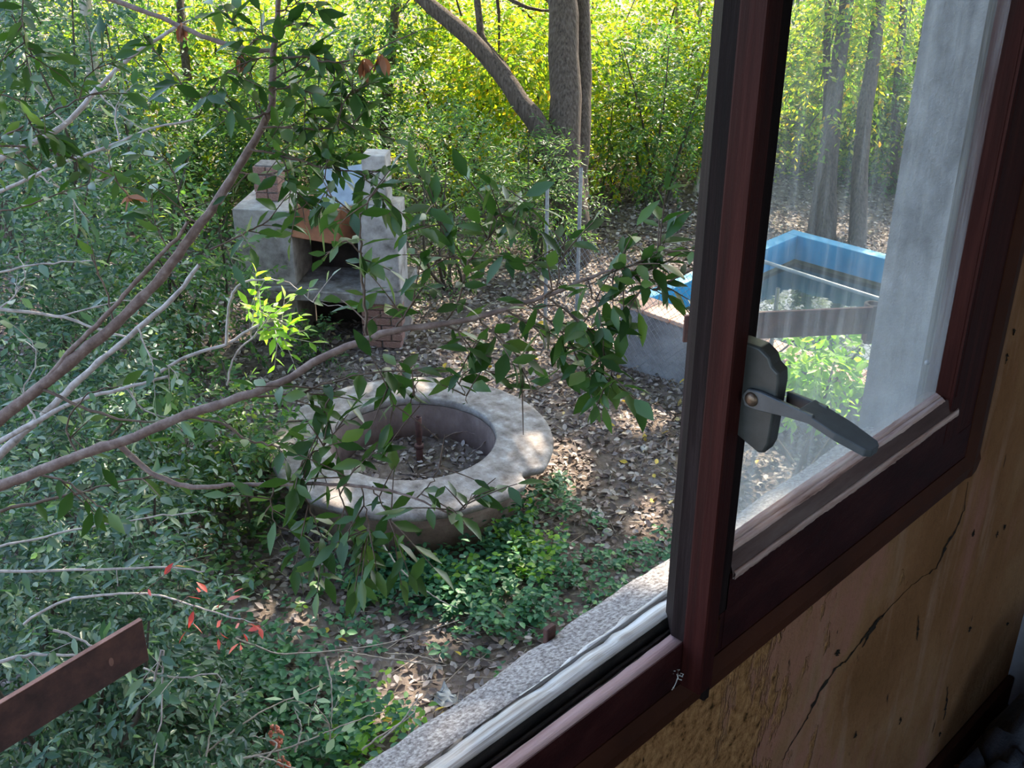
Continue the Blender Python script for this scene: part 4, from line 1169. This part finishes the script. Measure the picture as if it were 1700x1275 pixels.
rB = np.random.default_rng(5)
mainsB = [([(-100, 775), (-50, 735), (0, 695), (65, 645), (130, 590), (190, 540), (250, 480), (290, 430), (330, 375), (370, 320), (400, 270), (430, 220), (450, 180), (453, 130), (455, 80), (460, 30), (465, -60)], 2.75, 2.5, .0165, .006),
          ([(65, 645), (120, 580), (170, 530), (210, 485), (260, 430), (292, 398), (312, 368)], 2.7, 2.6, .0075, .004),
          ([(453, 85), (400, 80), (330, 58), (270, 30), (200, 5), (120, -25)], 2.55, 2.7, .005, .0065)]
twB = [
    ([(452, 100), (510, 95), (560, 102), (620, 85), (690, 52)], 2.5, 2.45, .003, .35), ([(450, 180), (420, 198), (385, 190), (340, 165), (300, 135), (270, 100), (240, 58)], 2.55, 2.6, .003, .9),
    ([(435, 212), (490, 213), (560, 215), (600, 215), (655, 232)], 2.55, 2.45, .003, 1.2), ([(415, 247), (470, 260), (530, 275), (600, 285), (665, 275)], 2.57, 2.5, .003, 1.2),
    ([(392, 287), (440, 290), (500, 275), (560, 262)], 2.6, 2.55, .0025, 1.0), ([(456, 130), (490, 112), (522, 95), (540, 110)], 2.52, 2.5, .0022, 1.5), ([(453, 150), (490, 145), (530, 160), (560, 150)], 2.52, 2.5, .0022, 1.5),
    ([(560, 215), (566, 180), (582, 155), (600, 150)], 2.5, 2.48, .002, 1.6), ([(455, 70), (430, 58), (400, 48), (380, 30)], 2.53, 2.5, .002, 1.3), ([(453, 95), (410, 102), (370, 125), (350, 150)], 2.53, 2.5, .0022, 1.5),
    ([(350, 415), (400, 390), (440, 370), (495, 345), (520, 330)], 2.6, 2.55, .0026, .9), ([(330, 375), (300, 340), (290, 290), (260, 250)], 2.65, 2.7, .0025, .9), ([(290, 430), (260, 380), (250, 330)], 2.65, 2.7, .002, .8),
    ([(-40, 245), (0, 230), (60, 200), (130, 165), (178, 150)], 2.6, 2.5, .0032, .8), ([(-30, 238), (40, 245), (90, 252), (150, 275), (190, 300), (218, 328)], 2.6, 2.55, .003, .7),
    ([(38, -30), (38, 30), (42, 70), (45, 110)], 2.4, 2.35, .002, 1.5), ([(60, 200), (70, 250), (60, 290)], 2.55, 2.5, .0018, .9), ([(130, 165), (150, 120), (190, 95)], 2.5, 2.5, .0018, .9),
    ([(-20, 150), (30, 170), (60, 215), (100, 230)], 2.5, 2.5, .002, 1.2), ([(-20, 355), (50, 340), (130, 310), (200, 290)], 2.7, 2.65, .0025, 1.0), ([(462, 20), (490, 5), (520, -20)], 2.5, 2.5, .002, 1.2),
    ([(455, 60), (480, 40), (500, 20), (530, 15)], 2.5, 2.5, .002, 1.0), ([(470, 260), (480, 300), (500, 330)], 2.55, 2.5, .0018, 1.3), ([(600, 285), (620, 310), (640, 330)], 2.5, 2.48, .0016, 1.4), ([(530, 275), (545, 310), (540, 340)], 2.52, 2.5, .0016, 1.3),
    ([(190, 540), (175, 480), (150, 420), (145, 400)], 2.7, 2.75, .003, .3), ([(65, 645), (150, 680), (230, 700), (310, 695)], 2.7, 2.6, .0045, .25)]
shrub('privet_shrub', 'glossy shrub with a thick forked limb rising through the upper left', 'shrub', (-100, 775), 2.75, mainsB, twB, M['leaf_gloss'], M['branch'], M['twig'], rB, .058, .027, droop=.10, root=.028)

rC = np.random.default_rng(9)
mainsC = [([(-90, 850), (0, 755), (60, 700), (100, 662), (160, 605), (230, 545), (290, 492), (330, 440)], 3.3, 3.2, .014, .006),
          ([(-90, 790), (-20, 745), (60, 700), (130, 665), (210, 643), (280, 625)], 3.2, 3.2, .010, .004),
          ([(-60, 500), (0, 513), (100, 525), (150, 543), (215, 560)], 3.4, 3.4, .007, .003),
          ([(-80, 320), (0, 265), (60, 235), (110, 205), (160, 150), (210, 100), (295, 43)], 3.5, 3.6, .012, .006),
          ([(-60, 340), (0, 318), (60, 290), (120, 265), (200, 235), (255, 212), (320, 200)], 3.4, 3.4, .007, .003),
          ([(250, 628), (310, 592), (376, 572), (410, 550), (455, 532), (480, 540)], 3.3, 3.2, .006, .003),
          ([(376, 572), (378, 530), (385, 490), (405, 468), (445, 464)], 3.25, 3.2, .005, .003)]
twC = [([(-20, 455), (80, 437), (160, 433)], 3.3, 3.3, .004, .2), ([(100, 525), (200, 500), (250, 505)], 3.4, 3.4, .003, .9), ([(60, 290), (110, 320), (150, 370)], 3.4, 3.4, .003, 1.0),
       ([(110, 205), (60, 150), (40, 100)], 3.5, 3.5, .003, 1.0), ([(160, 150), (200, 190), (260, 230)], 3.5, 3.4, .003, 1.0), ([(200, 235), (190, 180), (220, 140)], 3.4, 3.4, .003, 1.0),
       ([(210, 643), (240, 680), (300, 700)], 3.2, 3.2, .003, .9), ([(60, 700), (40, 650), (60, 600), (50, 560)], 3.2, 3.3, .003, 1.0), ([(0, 513), (40, 470), (30, 420)], 3.4, 3.4, .003, 1.1),
       ([(230, 545), (250, 590), (300, 620)], 3.2, 3.2, .003, 1.0), ([(295, 43), (350, 20), (420, 10)], 3.6, 3.6, .003, .8), ([(445, 464), (480, 470), (520, 500), (590, 512)], 3.2, 3.1, .002, .5),
       ([(-10, 910), (120, 880), (250, 860), (330, 850)], 3.3, 3.3, .004, .8), ([(-10, 950), (130, 945), (280, 942), (340, 950)], 3.3, 3.3, .005, .6), ([(-10, 1100), (40, 1090), (120, 1088), (165, 1098)], 3.0, 3.0, .006, .4),
       ([(90, 1045), (140, 1065), (180, 1085), (200, 1100)], 3.0, 3.0, .004, .6), ([(255, 1130), (270, 1080), (268, 1180), (255, 1270)], 3.2, 3.2, .004, .7), ([(240, 1110), (290, 1125), (360, 1120), (365, 1150)], 3.2, 3.2, .003, .7)]
shrub('pale_shrub', 'shrub with pale grey crossing stems at the left picture edge', 'shrub', (-90, 850), 3.3, mainsC, twC, M['leaf_blue'], M['branchgrey'], M['branchgrey'], rC, .060, .036, droop=.15, root=.025)
# shoot lit by the sun
rS = np.random.default_rng(12)
shrub('lime_shoot', 'bright lime green leafy shoot caught by the sun before the barbecue', 'shoot', (376, 620), 3.3, [([(376, 640), (390, 590), (420, 560), (450, 540)], 3.3, 3.2, .003, .002)],
      [([(420, 560), (440, 535), (460, 520)], 3.22, 3.2, .002, 2), ([(430, 552), (460, 545), (482, 540)], 3.22, 3.2, .002, 2), ([(415, 560), (425, 500), (430, 480)], 3.25, 3.2, .002, 1.6), ([(440, 545), (470, 560), (480, 555)], 3.2, 3.2, .002, 1.6)],
      M['leaf_lime'], M['branchgrey'], M['branchgrey'], rS, .045, .03, droop=.1)
# red-leaved twig
shrub('red_leaf_shoot', 'arching shoot with coral red leaves above the lower left shrub', 'shoot', (40, 1030), 2.9, [([(40, 1035), (100, 1000), (170, 988), (225, 985), (270, 990), (320, 1005), (370, 1020), (430, 1036)], 3.0, 2.8, .004, .0014)],
      [([(225, 985), (250, 975), (285, 940)], 2.9, 2.85, .0015, .5), ([(300, 998), (330, 985), (345, 985)], 2.85, 2.85, .0012, 1.0), ([(320, 1005), (322, 1030), (308, 1050)], 2.85, 2.83, .0012, .9), ([(355, 1015), (372, 1000), (385, 985)], 2.82, 2.8, .0012, .9), ([(370, 1020), (365, 1045), (362, 1060)], 2.82, 2.8, .0012, 1.0), ([(395, 1027), (402, 1050), (398, 1070)], 2.8, 2.8, .0012, 1.0), ([(400, 1030), (430, 1036), (432, 1042)], 2.8, 2.8, .0012, .8)],
      M['leaf_red'], M['branchgrey'], M['twig'], np.random.default_rng(14), .038, .032, droop=.45, side_twigs=False)
# pale-leaved sprout low by the sill
shrub('pale_sprout', 'young plant with pale mint leaves rising beside the sill', 'sprout', (548, 1240), 4.55, [([(548, 1245), (545, 1200), (522, 1170)], 4.55, 4.4, .004, .002)],
      [([(545, 1200), (500, 1165), (478, 1165), (470, 1160)], 4.45, 4.4, .002, 1.2), ([(522, 1170), (528, 1150), (535, 1145)], 4.4, 4.4, .002, 1.5), ([(522, 1170), (515, 1190), (520, 1195)], 4.4, 4.4, .002, 1.5), ([(545, 1190), (560, 1165), (572, 1148)], 4.45, 4.4, .002, 1.2), ([(548, 1230), (565, 1215), (575, 1215)], 4.5, 4.45, .002, 1.2)],
      M['leaf_pale'], M['drystem'], M['drystem'], np.random.default_rng(15), .062, .06, droop=.15, side_twigs=False)
# brown seed pods on the high twig
for k, (q, D) in enumerate((((604, 100), 2.47), ((632, 92), 2.46), ((398, 92), 2.55), ((215, 328), 2.55), ((300, 42), 2.62))):
    c = atD(*q, D)
    lb = ['bunch of brown dry pods on the high twig beside its twin', 'russet bunch of dry pods near the tip of the high twig', 'brown dry leaf bunch hanging by the upright stem', 'tangled brown seed cluster among the leaves at far left', 'small tan dry pods under the pale top branch'][k]
    nn = 9
    P = np.repeat(c[None], nn, 0) + RNG.normal(size=(nn, 3)) * .004
    D_ = np.array([0, 0, -1.]) + RNG.normal(size=(nn, 3)) * (.28 if k != 3 else .9)
    ob = leaves_mesh('seed_pods', leaf_frames(P, D_, RNG.normal(size=(nn, 3)), RNG.uniform(.03, .05, nn)), M['leaf_brown'], None, 'full', kind=None)
    tag(ob, lb, 'seed pods', 'dry brown pod bunches')

# coral berry spikes near the sill foot
for (px, py, lb) in ((458, 1222, 'coral red berry spike on a thin stem in the low undergrowth'), (470, 1275, 'orange berry cluster low at the picture bottom edge')):
    c = atD(px, py, 4.6)
    t = thing('berry_spike', lb, 'berries', (c[0], c[1], c[2] - .2), 'berry spikes')
    tubes('stem', [(np.stack([c - np.array([0, 0, .25]), c, c + np.array([0, 0, .06])]), .004)], M['drystem'], t, 5)
    for k in range(34):
        a = k * 2.4; h = RNG.uniform(-.05, .05)
        rr_ = .028 * (1 - abs(h) / .09)
        ball('berry', c + np.array([cos(a) * rr_, sin(a) * rr_, h]), .0085, M['berry'], t, seg=7)

# dry bramble canes arching over the undergrowth
rb = np.random.default_rng(31)
CANES = {(390, 1060): 'longest pale cane sweeping level from the red leaved shoot toward the sill', (340, 1275): 'cane curving up from the bottom edge, nearest the iron strap',
         (340, 1250): 'straight dry cane slanting up to the pale sprout', (430, 1270): 'short cane bending beside the coral berry spike', (540, 1090): 'thin upright cane just right of the pale sprout',
         (350, 1270): 'dry cane rising from the bottom edge under the pale sprout', (600, 1245): 'bent cane beside the concrete sill near the bottom', (560, 1080): 'long cane lying flat on the bare soil before the sill',
         (640, 1085): 'short thin cane lying just above the long flat one', (630, 1230): 'stout short cane leaning out beside the sill edge', (490, 1250): 'small upright cane between berry spike and pale sprout',
         (625, 890): 'lone thin cane slanting across the groundcover below the fountain', (380, 1270): 'low cane looping along the very bottom edge'}
for pts, D0, D1 in (([(390, 1060), (430, 1075), (470, 1085), (560, 1080), (640, 1068), (700, 1050), (760, 1030)], 4.6, 5.0), ([(340, 1275), (350, 1215), (370, 1170), (420, 1140)], 4.2, 4.4),
                    ([(340, 1250), (420, 1190), (470, 1165), (540, 1135)], 4.3, 4.6), ([(430, 1270), (460, 1235), (420, 1222)], 4.2, 4.3), ([(540, 1090), (550, 1140), (550, 1210)], 4.6, 4.5),
                    ([(350, 1270), (480, 1240), (580, 1200), (640, 1180)], 4.2, 4.5), ([(600, 1245), (640, 1215), (680, 1190), (690, 1170)], 4.5, 4.6), ([(560, 1080), (620, 1090), (690, 1100), (740, 1105)], 4.8, 5.0),
                    ([(640, 1085), (690, 1088), (735, 1100)], 4.9, 5.0), ([(630, 1230), (665, 1200), (690, 1165), (695, 1150)], 4.4, 4.5), ([(490, 1250), (500, 1210), (490, 1180)], 4.3, 4.4),
                    ([(625, 890), (670, 950), (720, 990), (760, 1010)], 5.3, 5.2), ([(380, 1270), (420, 1255), (460, 1265), (500, 1280)], 4.1, 4.1)):
    P = traced(pts, D0, D1, 24, .0015, rb)
    P[:, 2] = np.maximum(P[:, 2], gheight(P[:, 0], P[:, 1]) + .01)
    t = tubes('bramble_cane', [(P, np.linspace(.0045, .002, len(P)))], M['drystem'], sides=6)
    tag(t, CANES[pts[0]], 'cane', 'dry canes over the undergrowth')

# ---- bushes and trees behind
def bush(name, label, cat, center, rad, ns, k, slen, lsize, mat, rng, variant='quad', stems=4, stemmat='barkdark', nparts=0, shell=.35, wid=.45, up=.3, droop=.3, group=None, rs=.012, tw=2):
    c = np.asarray(center, float); R = np.asarray(rad, float)
    gz = float(gheight(c[0], c[1]))
    t = thing(name, label, cat, (c[0], c[1], gz), group)
    for s in range(stems):
        a = rng.uniform(0, 2 * pi)
        top = c + np.array([cos(a) * R[0] * .6, sin(a) * R[1] * .6, R[2] * rng.uniform(.2, .8)])
        b0 = np.array([c[0] + rng.normal() * .08, c[1] + rng.normal() * .08, gz - .05])
        mid = (b0 + top) / 2 + rng.normal(size=3) * .15
        P = smooth_path([b0, mid, top], 10)
        tubes('stem', [(P, np.linspace(rs * 1.6, rs * .4, 10))], M[stemmat], t, 6)
    fr, seg = sprigs(c, R, ns, k, slen, lsize, rng, shell, up, droop=droop, zmin=gz + .05)
    if tw:
        sprig_twigs('twigs', seg, M[stemmat if stemmat != 'bark' else 'barkdark'], t, .0022, tw)
    if nparts:
        X, Y, Z_, P = fr
        leaf_parts(fr, mat, t, nparts, rest='hex')
    else:
        leaves_mesh('foliage', fr, mat, t, variant, wid=wid)
    return t

rn = np.random.default_rng(77)
# left bank: near bushes first
bush('evergreen_bush', 'dense blue green bush filling the lower left corner', 'bush', atD(60, 1090, 4.3) * [1, 1, 0] + [0, 0, .72], (.95, .8, .85), 1150, 11, .22, .046, M['leaf_blue'], rn, nparts=300, stems=5)
bush('evergreen_bush', 'low leafy bush directly behind the jutting iron strap', 'bush', atD(260, 1180, 4.6) * [1, 1, 0] + [0, 0, .30], (.42, .42, .38), 260, 10, .2, .046, M['leaf_blue'], rn, nparts=150, stems=3)
bush('evergreen_bush', 'tangled bush under the crossing pale stems', 'bush', atD(110, 860, 5.4) * [1, 1, 0] + [0, 0, .7], (1.1, .8, .8), 1000, 11, .24, .046, M['leaf_blue'], rn, 'hex', stems=5)
bush('evergreen_bush', 'leafy bush left of the round fountain', 'bush', atD(330, 730, 6.6) * [1, 1, 0] + [0, 0, .42], (.75, .6, .45), 330, 11, .22, .055, M['leaf_mid'], rn, 'hex', stems=4)
bush('evergreen_bush', 'dark tangled bush at mid height on the left edge', 'bush', atD(60, 600, 7.0) * [1, 1, 0] + [0, 0, 1.0], (1.2, .9, 1.1), 1000, 11, .26, .05, M['leaf_blue'], rn, 'hex', stems=5)
bush('evergreen_bush', 'shaggy bush just left of the white barbecue', 'bush', atD(280, 500, 8.2) * [1, 1, 0] + [0, 0, .85], (.85, .8, 1.0), 520, 11, .26, .058, M['leaf_mid'], rn, 'hex', stems=5)
bush('evergreen_bush', 'tall bush behind the upper left branches', 'bush', atD(80, 330, 9.0) * [1, 1, 0] + [0, 0, 1.7], (1.3, 1.1, 1.9), 950, 11, .32, .062, M['leaf_blue'], rn, 'hex', stems=6)
bush('evergreen_bush', 'small sprouting plant at the barbecue mouth', 'bush', atZ(520, 590, 0) + [0, 0, .15], (.28, .22, .2), 70, 9, .14, .04, M['leaf_mid'], rn, 'hex', stems=2)
bush('evergreen_bush', 'wispy bush right behind the barbecue pillar', 'bush', atD(740, 420, 9.8) * [1, 1, 0] + [0, 0, .75], (.7, .7, .85), 420, 12, .3, .055, M['leaf_mid'], rn, 'quad', stems=5, wid=.3)
bush('evergreen_bush', 'feathery bush at the foot of the forked tree', 'bush', atD(900, 400, 10.4) * [1, 1, 0] + [0, 0, .65], (.6, .6, .7), 330, 12, .3, .055, M['leaf_mid'], rn, 'quad', stems=4, wid=.28)
bush('evergreen_bush', 'green bush between the forked tree and the sash post', 'bush', atD(1080, 300, 12.2) * [1, 1, 0] + [0, 0, 1.0], (1.0, .9, 1.1), 620, 11, .32, .06, M['leaf_mid'], rn, 'quad', stems=5)
bush('evergreen_bush', 'leafy bush hanging over the far pool corner', 'bush', np.array([-2.5, 9.0, .9]), (.75, .5, .8), 420, 11, .28, .055, M['leaf_mid'], rn, 'hex', stems=4)
bush('evergreen_bush', 'yellow green shrub in front of the pool wall behind the pane', 'bush', atD(1362, 598, 6.7), (.42, .22, .22), 85, 9, .24, .080, M['leaf_lime'], rn, 'hex', stems=4, shell=.2)
bush('evergreen_bush', 'bush behind the barbecue chimney', 'bush', atD(520, 300, 11.0) * [1, 1, 0] + [0, 0, 1.1], (1.1, .9, 1.25), 720, 11, .32, .06, M['leaf_mid'], rn, 'quad', stems=5)

# openings cut in the tree crowns to drop sun patches on the garden
SD = np.array(sd)
GAPS = [(atZ(932, 765, 0), .20), (atZ(875, 742, .35), .10), (atZ(368, 890, 0), .2), (atZ(482, 997, 0), .13), (atZ(680, 1130, 0), .16), (atZ(690, 628, .35), .20), (atZ(1330, 770, 0), .40),
        (atZ(1380, 620, .45), .30), (atZ(600, 720, .1), .14), (atZ(1080, 840, 0), .10), (np.array([-.09, .93, 2.88]), .07), (atD(440, 540, 3.2), .12), (atZ(1100, 540, .45), .18), (atZ(760, 965, .1), .10), (atZ(560, 1110, 0), .09),
        (atD(250, 500, 7.5), .2), (atD(120, 900, 5.2), .12), (atD(330, 620, 7), .15), (atZ(860, 910, .1), .12), (atD(1362, 598, 6.7), .40)]
def shaded(fr):
    X, Y, Z_, P = fr
    keep = np.ones(len(P), bool)
    for T, r in GAPS:
        v = P - T
        t = v @ SD
        d = np.linalg.norm(v - t[:, None] * SD, axis=1)
        keep &= ~((d < r + .05) & (t > .8))
    return X[keep], Y[keep], Z_[keep], P[keep]

def tree(name, label, base, limbs, crowns, mat, barkmat, rng, ns, k=10, slen=.45, lsize=.075, wid=.5, group=None, trunkseg=14, boughs=5, shade_canopy=()):
    """limbs: (points, r0, r1) in world space; crowns: (centre, radii, share)"""
    t = thing(name, label, 'tree', base, group)
    for i, (pts, r0, r1) in enumerate(limbs):
        P = smooth_path(pts, trunkseg)
        P += rng.normal(size=P.shape) * r0 * .05
        tubes('trunk' if i == 0 else 'limb', [(P, np.linspace(r0, r1, len(P)))], M[barkmat], t, 16, .02)
    frs, segs = [], []
    for c, R, sh in crowns:
        f, s = sprigs(c, R, int(ns * sh), k, slen, lsize, rng, .35, .1, droop=.35, zmin=.4)
        frs.append(f); segs.append(s)
        for b in range(boughs):
            d = rng.normal(size=3); d /= np.linalg.norm(d)
            end = np.asarray(c) + d * np.asarray(R) * .8
            st = np.asarray(limbs[-1][0][-1]) if len(limbs) else np.asarray(base)
            tops = [np.asarray(l[0][-1]) for l in limbs]
            st = min(tops, key=lambda q: np.linalg.norm(q - np.asarray(c)))
            P = smooth_path([st, (st + end) / 2 + rng.normal(size=3) * .2, end], 9)
            tubes('bough', [(P, np.linspace(.03, .006, 9))], M[barkmat], t, 6)
    leaves_mesh('foliage', shaded(cat_frames(frs)), mat, t, 'quad', wid=wid)
    for c, R, n_ in shade_canopy:  # unseen leaf masses added overhead to shade the garden and window
        f, s_ = sprigs(c, R, n_, 9, .5, .12, rng, .3, .1, droop=.3)
        leaves_mesh('shade_canopy', shaded(f), mat, t, 'quad', wid=.6)
        tops = [np.asarray(l[0][-1]) for l in limbs]
        st = min(tops, key=lambda q: np.linalg.norm(q - np.asarray(c)))
        for b in range(4):
            end = np.asarray(c) + rng.normal(size=3) * np.asarray(R) * .4
            P = smooth_path([st, (st + end) / 2 + [0, 0, .4], end], 12)
            tubes('bough', [(P, np.linspace(.05, .01, 12))], M[barkmat], t, 6)
    sprig_twigs('twigs', tuple(np.vstack([s[i] for s in segs]) for i in (0, 1)), M['barkdark'], t, .004, 2)
    return t

rt = np.random.default_rng(101)
# the forked tree in the middle
TB = atZ(948, 425, 0)
dT = depth(TB)
def tp(x, y, dd=0.0):
    return atD(x, y, dT + dd)
f0, f1 = tp(945, 425), tp(935, 240)
fork = [([TB - [0, 0, .2], tp(948, 390), tp(945, 320), tp(938, 250), tp(938, 130), tp(932, 0), tp(925, -180), tp(915, -420)], .19, .12),
        ([tp(958, 330, .1), tp(962, 220, .15), tp(966, 120, .2), tp(964, 0, .2), tp(960, -200, .25), tp(975, -420, .3)], .11, .08),
        ([tp(930, 300, -.05), tp(905, 225, -.1), tp(862, 165, -.1), tp(810, 95, -.1), tp(740, 30, -.1), tp(640, -60, -.1)], .11, .065),
        ([tp(862, 165, -.1), tp(835, 110, 0), tp(800, 60, .1), tp(790, -40, .2)], .05, .03)]
tree('forked_tree', 'large forked tree with grooved grey bark behind the fountain', TB, fork,
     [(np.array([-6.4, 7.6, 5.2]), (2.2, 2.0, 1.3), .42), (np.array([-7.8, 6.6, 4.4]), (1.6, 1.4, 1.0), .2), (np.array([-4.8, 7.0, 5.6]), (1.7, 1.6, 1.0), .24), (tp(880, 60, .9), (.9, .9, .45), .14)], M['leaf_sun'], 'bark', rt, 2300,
     shade_canopy=[(np.array([-1.9, 3.9, 6.7]), (1.3, 1.4, .7), 520), (np.array([-3.4, 4.4, 6.3]), (2.6, 2.3, .9), 1500), (np.array([-6.6, 8.2, 6.6]), (3.0, 2.6, 1.1), 2000), (np.array([-8.5, 5.8, 6.2]), (2.4, 2.4, 1.0), 1200), (np.array([-3.6, 8.3, 6.4]), (2.2, 2.2, .9), 1100), (np.array([-6.4, 10.9, 6.8]), (2.8, 2.0, 1.0), 1700), (np.array([-9.6, 8.6, 6.6]), (2.4, 2.2, 1.0), 1100)])
# slender trees beyond the pool, seen through the pane
def slim(px0, py0, px1, py1, r, label, lean=0.0, d=None, mat='leaf_sun', bark='bark', ns=300, crown=(1.0, 1.0, .9), low=None, group='slim trees beyond the pool'):
    B = atZ(px0, py0, .25) if d is None else atD(px0, py0, d)
    B = np.array([B[0], B[1], float(gheight(B[0], B[1])) - .1])
    D0 = depth(B)
    top = atD(px1, py1, D0 + .1)
    up = top + (top - B) / np.linalg.norm(top - B) * 2.6
    limbs = [([B, (B + top) / 2 + rt.normal(size=3) * .05, top, up], r, r * .55)]
    cs = [(up + [0, 0, .1], crown, .55), (top + [0, 0, .2], (crown[0] * .8, crown[1] * .8, .6), .25)]
    if low is not None:
        cs.append((atD(*low, D0 + .3), (.8, .8, .6), .3))
    return tree('slim_tree', label, B, limbs, cs, M[mat], bark, rt, ns, lsize=.07, boughs=3)
slim(1378, 352, 1405, 0, .10, 'leaning grey trunk seen left of centre through the pane', low=(1350, 120))
slim(1432, 362, 1462, 0, .09, 'second grey trunk seen through the pane, right of the leaning one', low=(1450, 100))
slim(1352, 345, 1375, 0, .05, 'thin trunk at the left edge of the pane behind the pool')
slim(1492, 300, 1500, 0, .06, 'dark slim trunk close to the stucco jamb in the pane', d=12.6)
slim(1150, 330, 1200, 60, .035, 'slender sapling stem beside the red sash post', d=12.5, bark='barkpale')
slim(1110, 340, 1122, 60, .03, 'thin bare sapling between the forked tree and the post', d=13.2, bark='barkpale')
# left trees
slim(168, 410, 145, 40, .085, 'grey trunk half veiled by leaves at the upper left', d=10.6, mat='leaf_mid', bark='barkpale', ns=520, group='trees at the left')
slim(330, 400, 300, 20, .06, 'dim trunk behind the upper left foliage beside the barbecue', d=11.5, mat='leaf_mid', ns=520, group='trees at the left')
slim(640, 400, 655, 40, .07, 'dim trunk rising behind the barbecue pillar', d=12.4, mat='leaf_mid', ns=520, group='trees at the left')
slim(20, 420, -20, 40, .08, 'trunk at the extreme upper left edge', d=10.8, mat='leaf_blue', ns=520, group='trees at the left')

# understorey wall beyond: bushes each of its own, at 12 to 19 metres
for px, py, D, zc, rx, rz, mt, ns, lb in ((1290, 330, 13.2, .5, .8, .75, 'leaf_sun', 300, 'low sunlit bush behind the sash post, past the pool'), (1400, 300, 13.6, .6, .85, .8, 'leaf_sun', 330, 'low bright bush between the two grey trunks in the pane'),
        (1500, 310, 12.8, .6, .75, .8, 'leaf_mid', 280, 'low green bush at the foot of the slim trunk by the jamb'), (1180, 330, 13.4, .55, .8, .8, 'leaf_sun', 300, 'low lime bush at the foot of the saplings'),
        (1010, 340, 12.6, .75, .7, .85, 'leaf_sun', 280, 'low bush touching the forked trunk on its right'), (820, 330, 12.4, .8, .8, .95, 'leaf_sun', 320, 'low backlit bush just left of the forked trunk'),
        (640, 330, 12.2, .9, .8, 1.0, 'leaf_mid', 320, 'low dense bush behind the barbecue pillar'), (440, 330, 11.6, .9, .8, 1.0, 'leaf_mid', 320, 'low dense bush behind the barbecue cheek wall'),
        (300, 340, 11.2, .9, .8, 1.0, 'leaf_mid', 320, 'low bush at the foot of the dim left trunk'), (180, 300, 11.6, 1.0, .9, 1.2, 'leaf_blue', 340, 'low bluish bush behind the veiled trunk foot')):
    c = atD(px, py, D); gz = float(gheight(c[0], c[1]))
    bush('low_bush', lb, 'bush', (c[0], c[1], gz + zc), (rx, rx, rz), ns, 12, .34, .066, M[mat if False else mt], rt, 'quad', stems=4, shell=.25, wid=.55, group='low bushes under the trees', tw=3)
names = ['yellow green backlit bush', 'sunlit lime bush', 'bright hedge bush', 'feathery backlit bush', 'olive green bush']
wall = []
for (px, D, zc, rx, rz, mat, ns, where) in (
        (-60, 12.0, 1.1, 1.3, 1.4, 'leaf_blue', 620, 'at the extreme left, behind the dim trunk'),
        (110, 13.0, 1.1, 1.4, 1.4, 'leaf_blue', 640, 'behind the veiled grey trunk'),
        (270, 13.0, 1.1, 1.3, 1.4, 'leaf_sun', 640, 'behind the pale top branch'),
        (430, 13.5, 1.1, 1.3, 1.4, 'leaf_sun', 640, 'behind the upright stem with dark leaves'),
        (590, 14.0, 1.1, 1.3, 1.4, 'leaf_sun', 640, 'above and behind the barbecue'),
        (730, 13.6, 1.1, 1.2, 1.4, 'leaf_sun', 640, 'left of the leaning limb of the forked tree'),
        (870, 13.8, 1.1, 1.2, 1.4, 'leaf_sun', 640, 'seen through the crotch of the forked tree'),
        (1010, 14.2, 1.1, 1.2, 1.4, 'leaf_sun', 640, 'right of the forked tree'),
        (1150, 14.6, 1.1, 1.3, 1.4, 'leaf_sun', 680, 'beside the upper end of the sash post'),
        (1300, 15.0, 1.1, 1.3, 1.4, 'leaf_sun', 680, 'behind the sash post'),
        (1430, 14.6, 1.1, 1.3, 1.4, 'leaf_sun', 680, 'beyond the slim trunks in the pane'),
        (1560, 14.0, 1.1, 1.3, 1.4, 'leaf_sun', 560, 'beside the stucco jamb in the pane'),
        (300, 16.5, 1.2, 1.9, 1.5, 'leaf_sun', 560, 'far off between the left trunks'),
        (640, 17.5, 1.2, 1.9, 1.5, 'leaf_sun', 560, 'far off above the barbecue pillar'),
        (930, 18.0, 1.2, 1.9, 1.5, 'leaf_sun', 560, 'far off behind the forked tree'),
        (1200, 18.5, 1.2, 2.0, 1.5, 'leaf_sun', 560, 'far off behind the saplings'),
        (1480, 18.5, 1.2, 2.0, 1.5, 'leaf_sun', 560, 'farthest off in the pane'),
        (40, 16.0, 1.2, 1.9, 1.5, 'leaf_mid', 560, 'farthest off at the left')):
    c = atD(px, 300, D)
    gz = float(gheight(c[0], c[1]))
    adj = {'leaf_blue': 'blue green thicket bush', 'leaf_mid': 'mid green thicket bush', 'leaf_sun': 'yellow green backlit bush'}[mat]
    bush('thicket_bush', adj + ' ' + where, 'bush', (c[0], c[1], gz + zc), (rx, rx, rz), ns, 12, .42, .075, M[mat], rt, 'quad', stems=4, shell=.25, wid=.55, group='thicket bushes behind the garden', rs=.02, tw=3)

# scraps on the ground
def scrap(name, label, cat, c, size, mat, seed):
    rng = np.random.default_rng(seed)
    g = 9
    A, B = np.meshgrid(np.linspace(-.5, .5, g), np.linspace(-.5, .5, g), indexing='ij')
    V = np.stack([c[0] + A * size + rng.normal(size=A.shape) * size * .05, c[1] + B * size * .6 + rng.normal(size=A.shape) * size * .05,
                  gheight(c[0], c[1]) + .015 + .07 * size * np.cos(A * 5) * np.cos(B * 4) + rng.normal(size=A.shape) * size * .05], -1).reshape(-1, 3)
    ii = np.arange(g - 1)[:, None] * g + np.arange(g - 1)[None]
    return tag(link(name, npmesh(name, V, np.stack([ii, ii + g, ii + g + 1, ii + 1], -1).reshape(-1, 4)), mat), label, cat)
scrap('plastic_scrap', 'light blue plastic scrap on the dead leaves near the pool wall', 'scrap', atZ(1056, 573, 0), .11, M['poolblue'], 4)
scrap('rag', 'pale crumpled rag on the ground close under the sill edge', 'rag', atZ(742, 1146, 0), .16, M['pole'], 6)
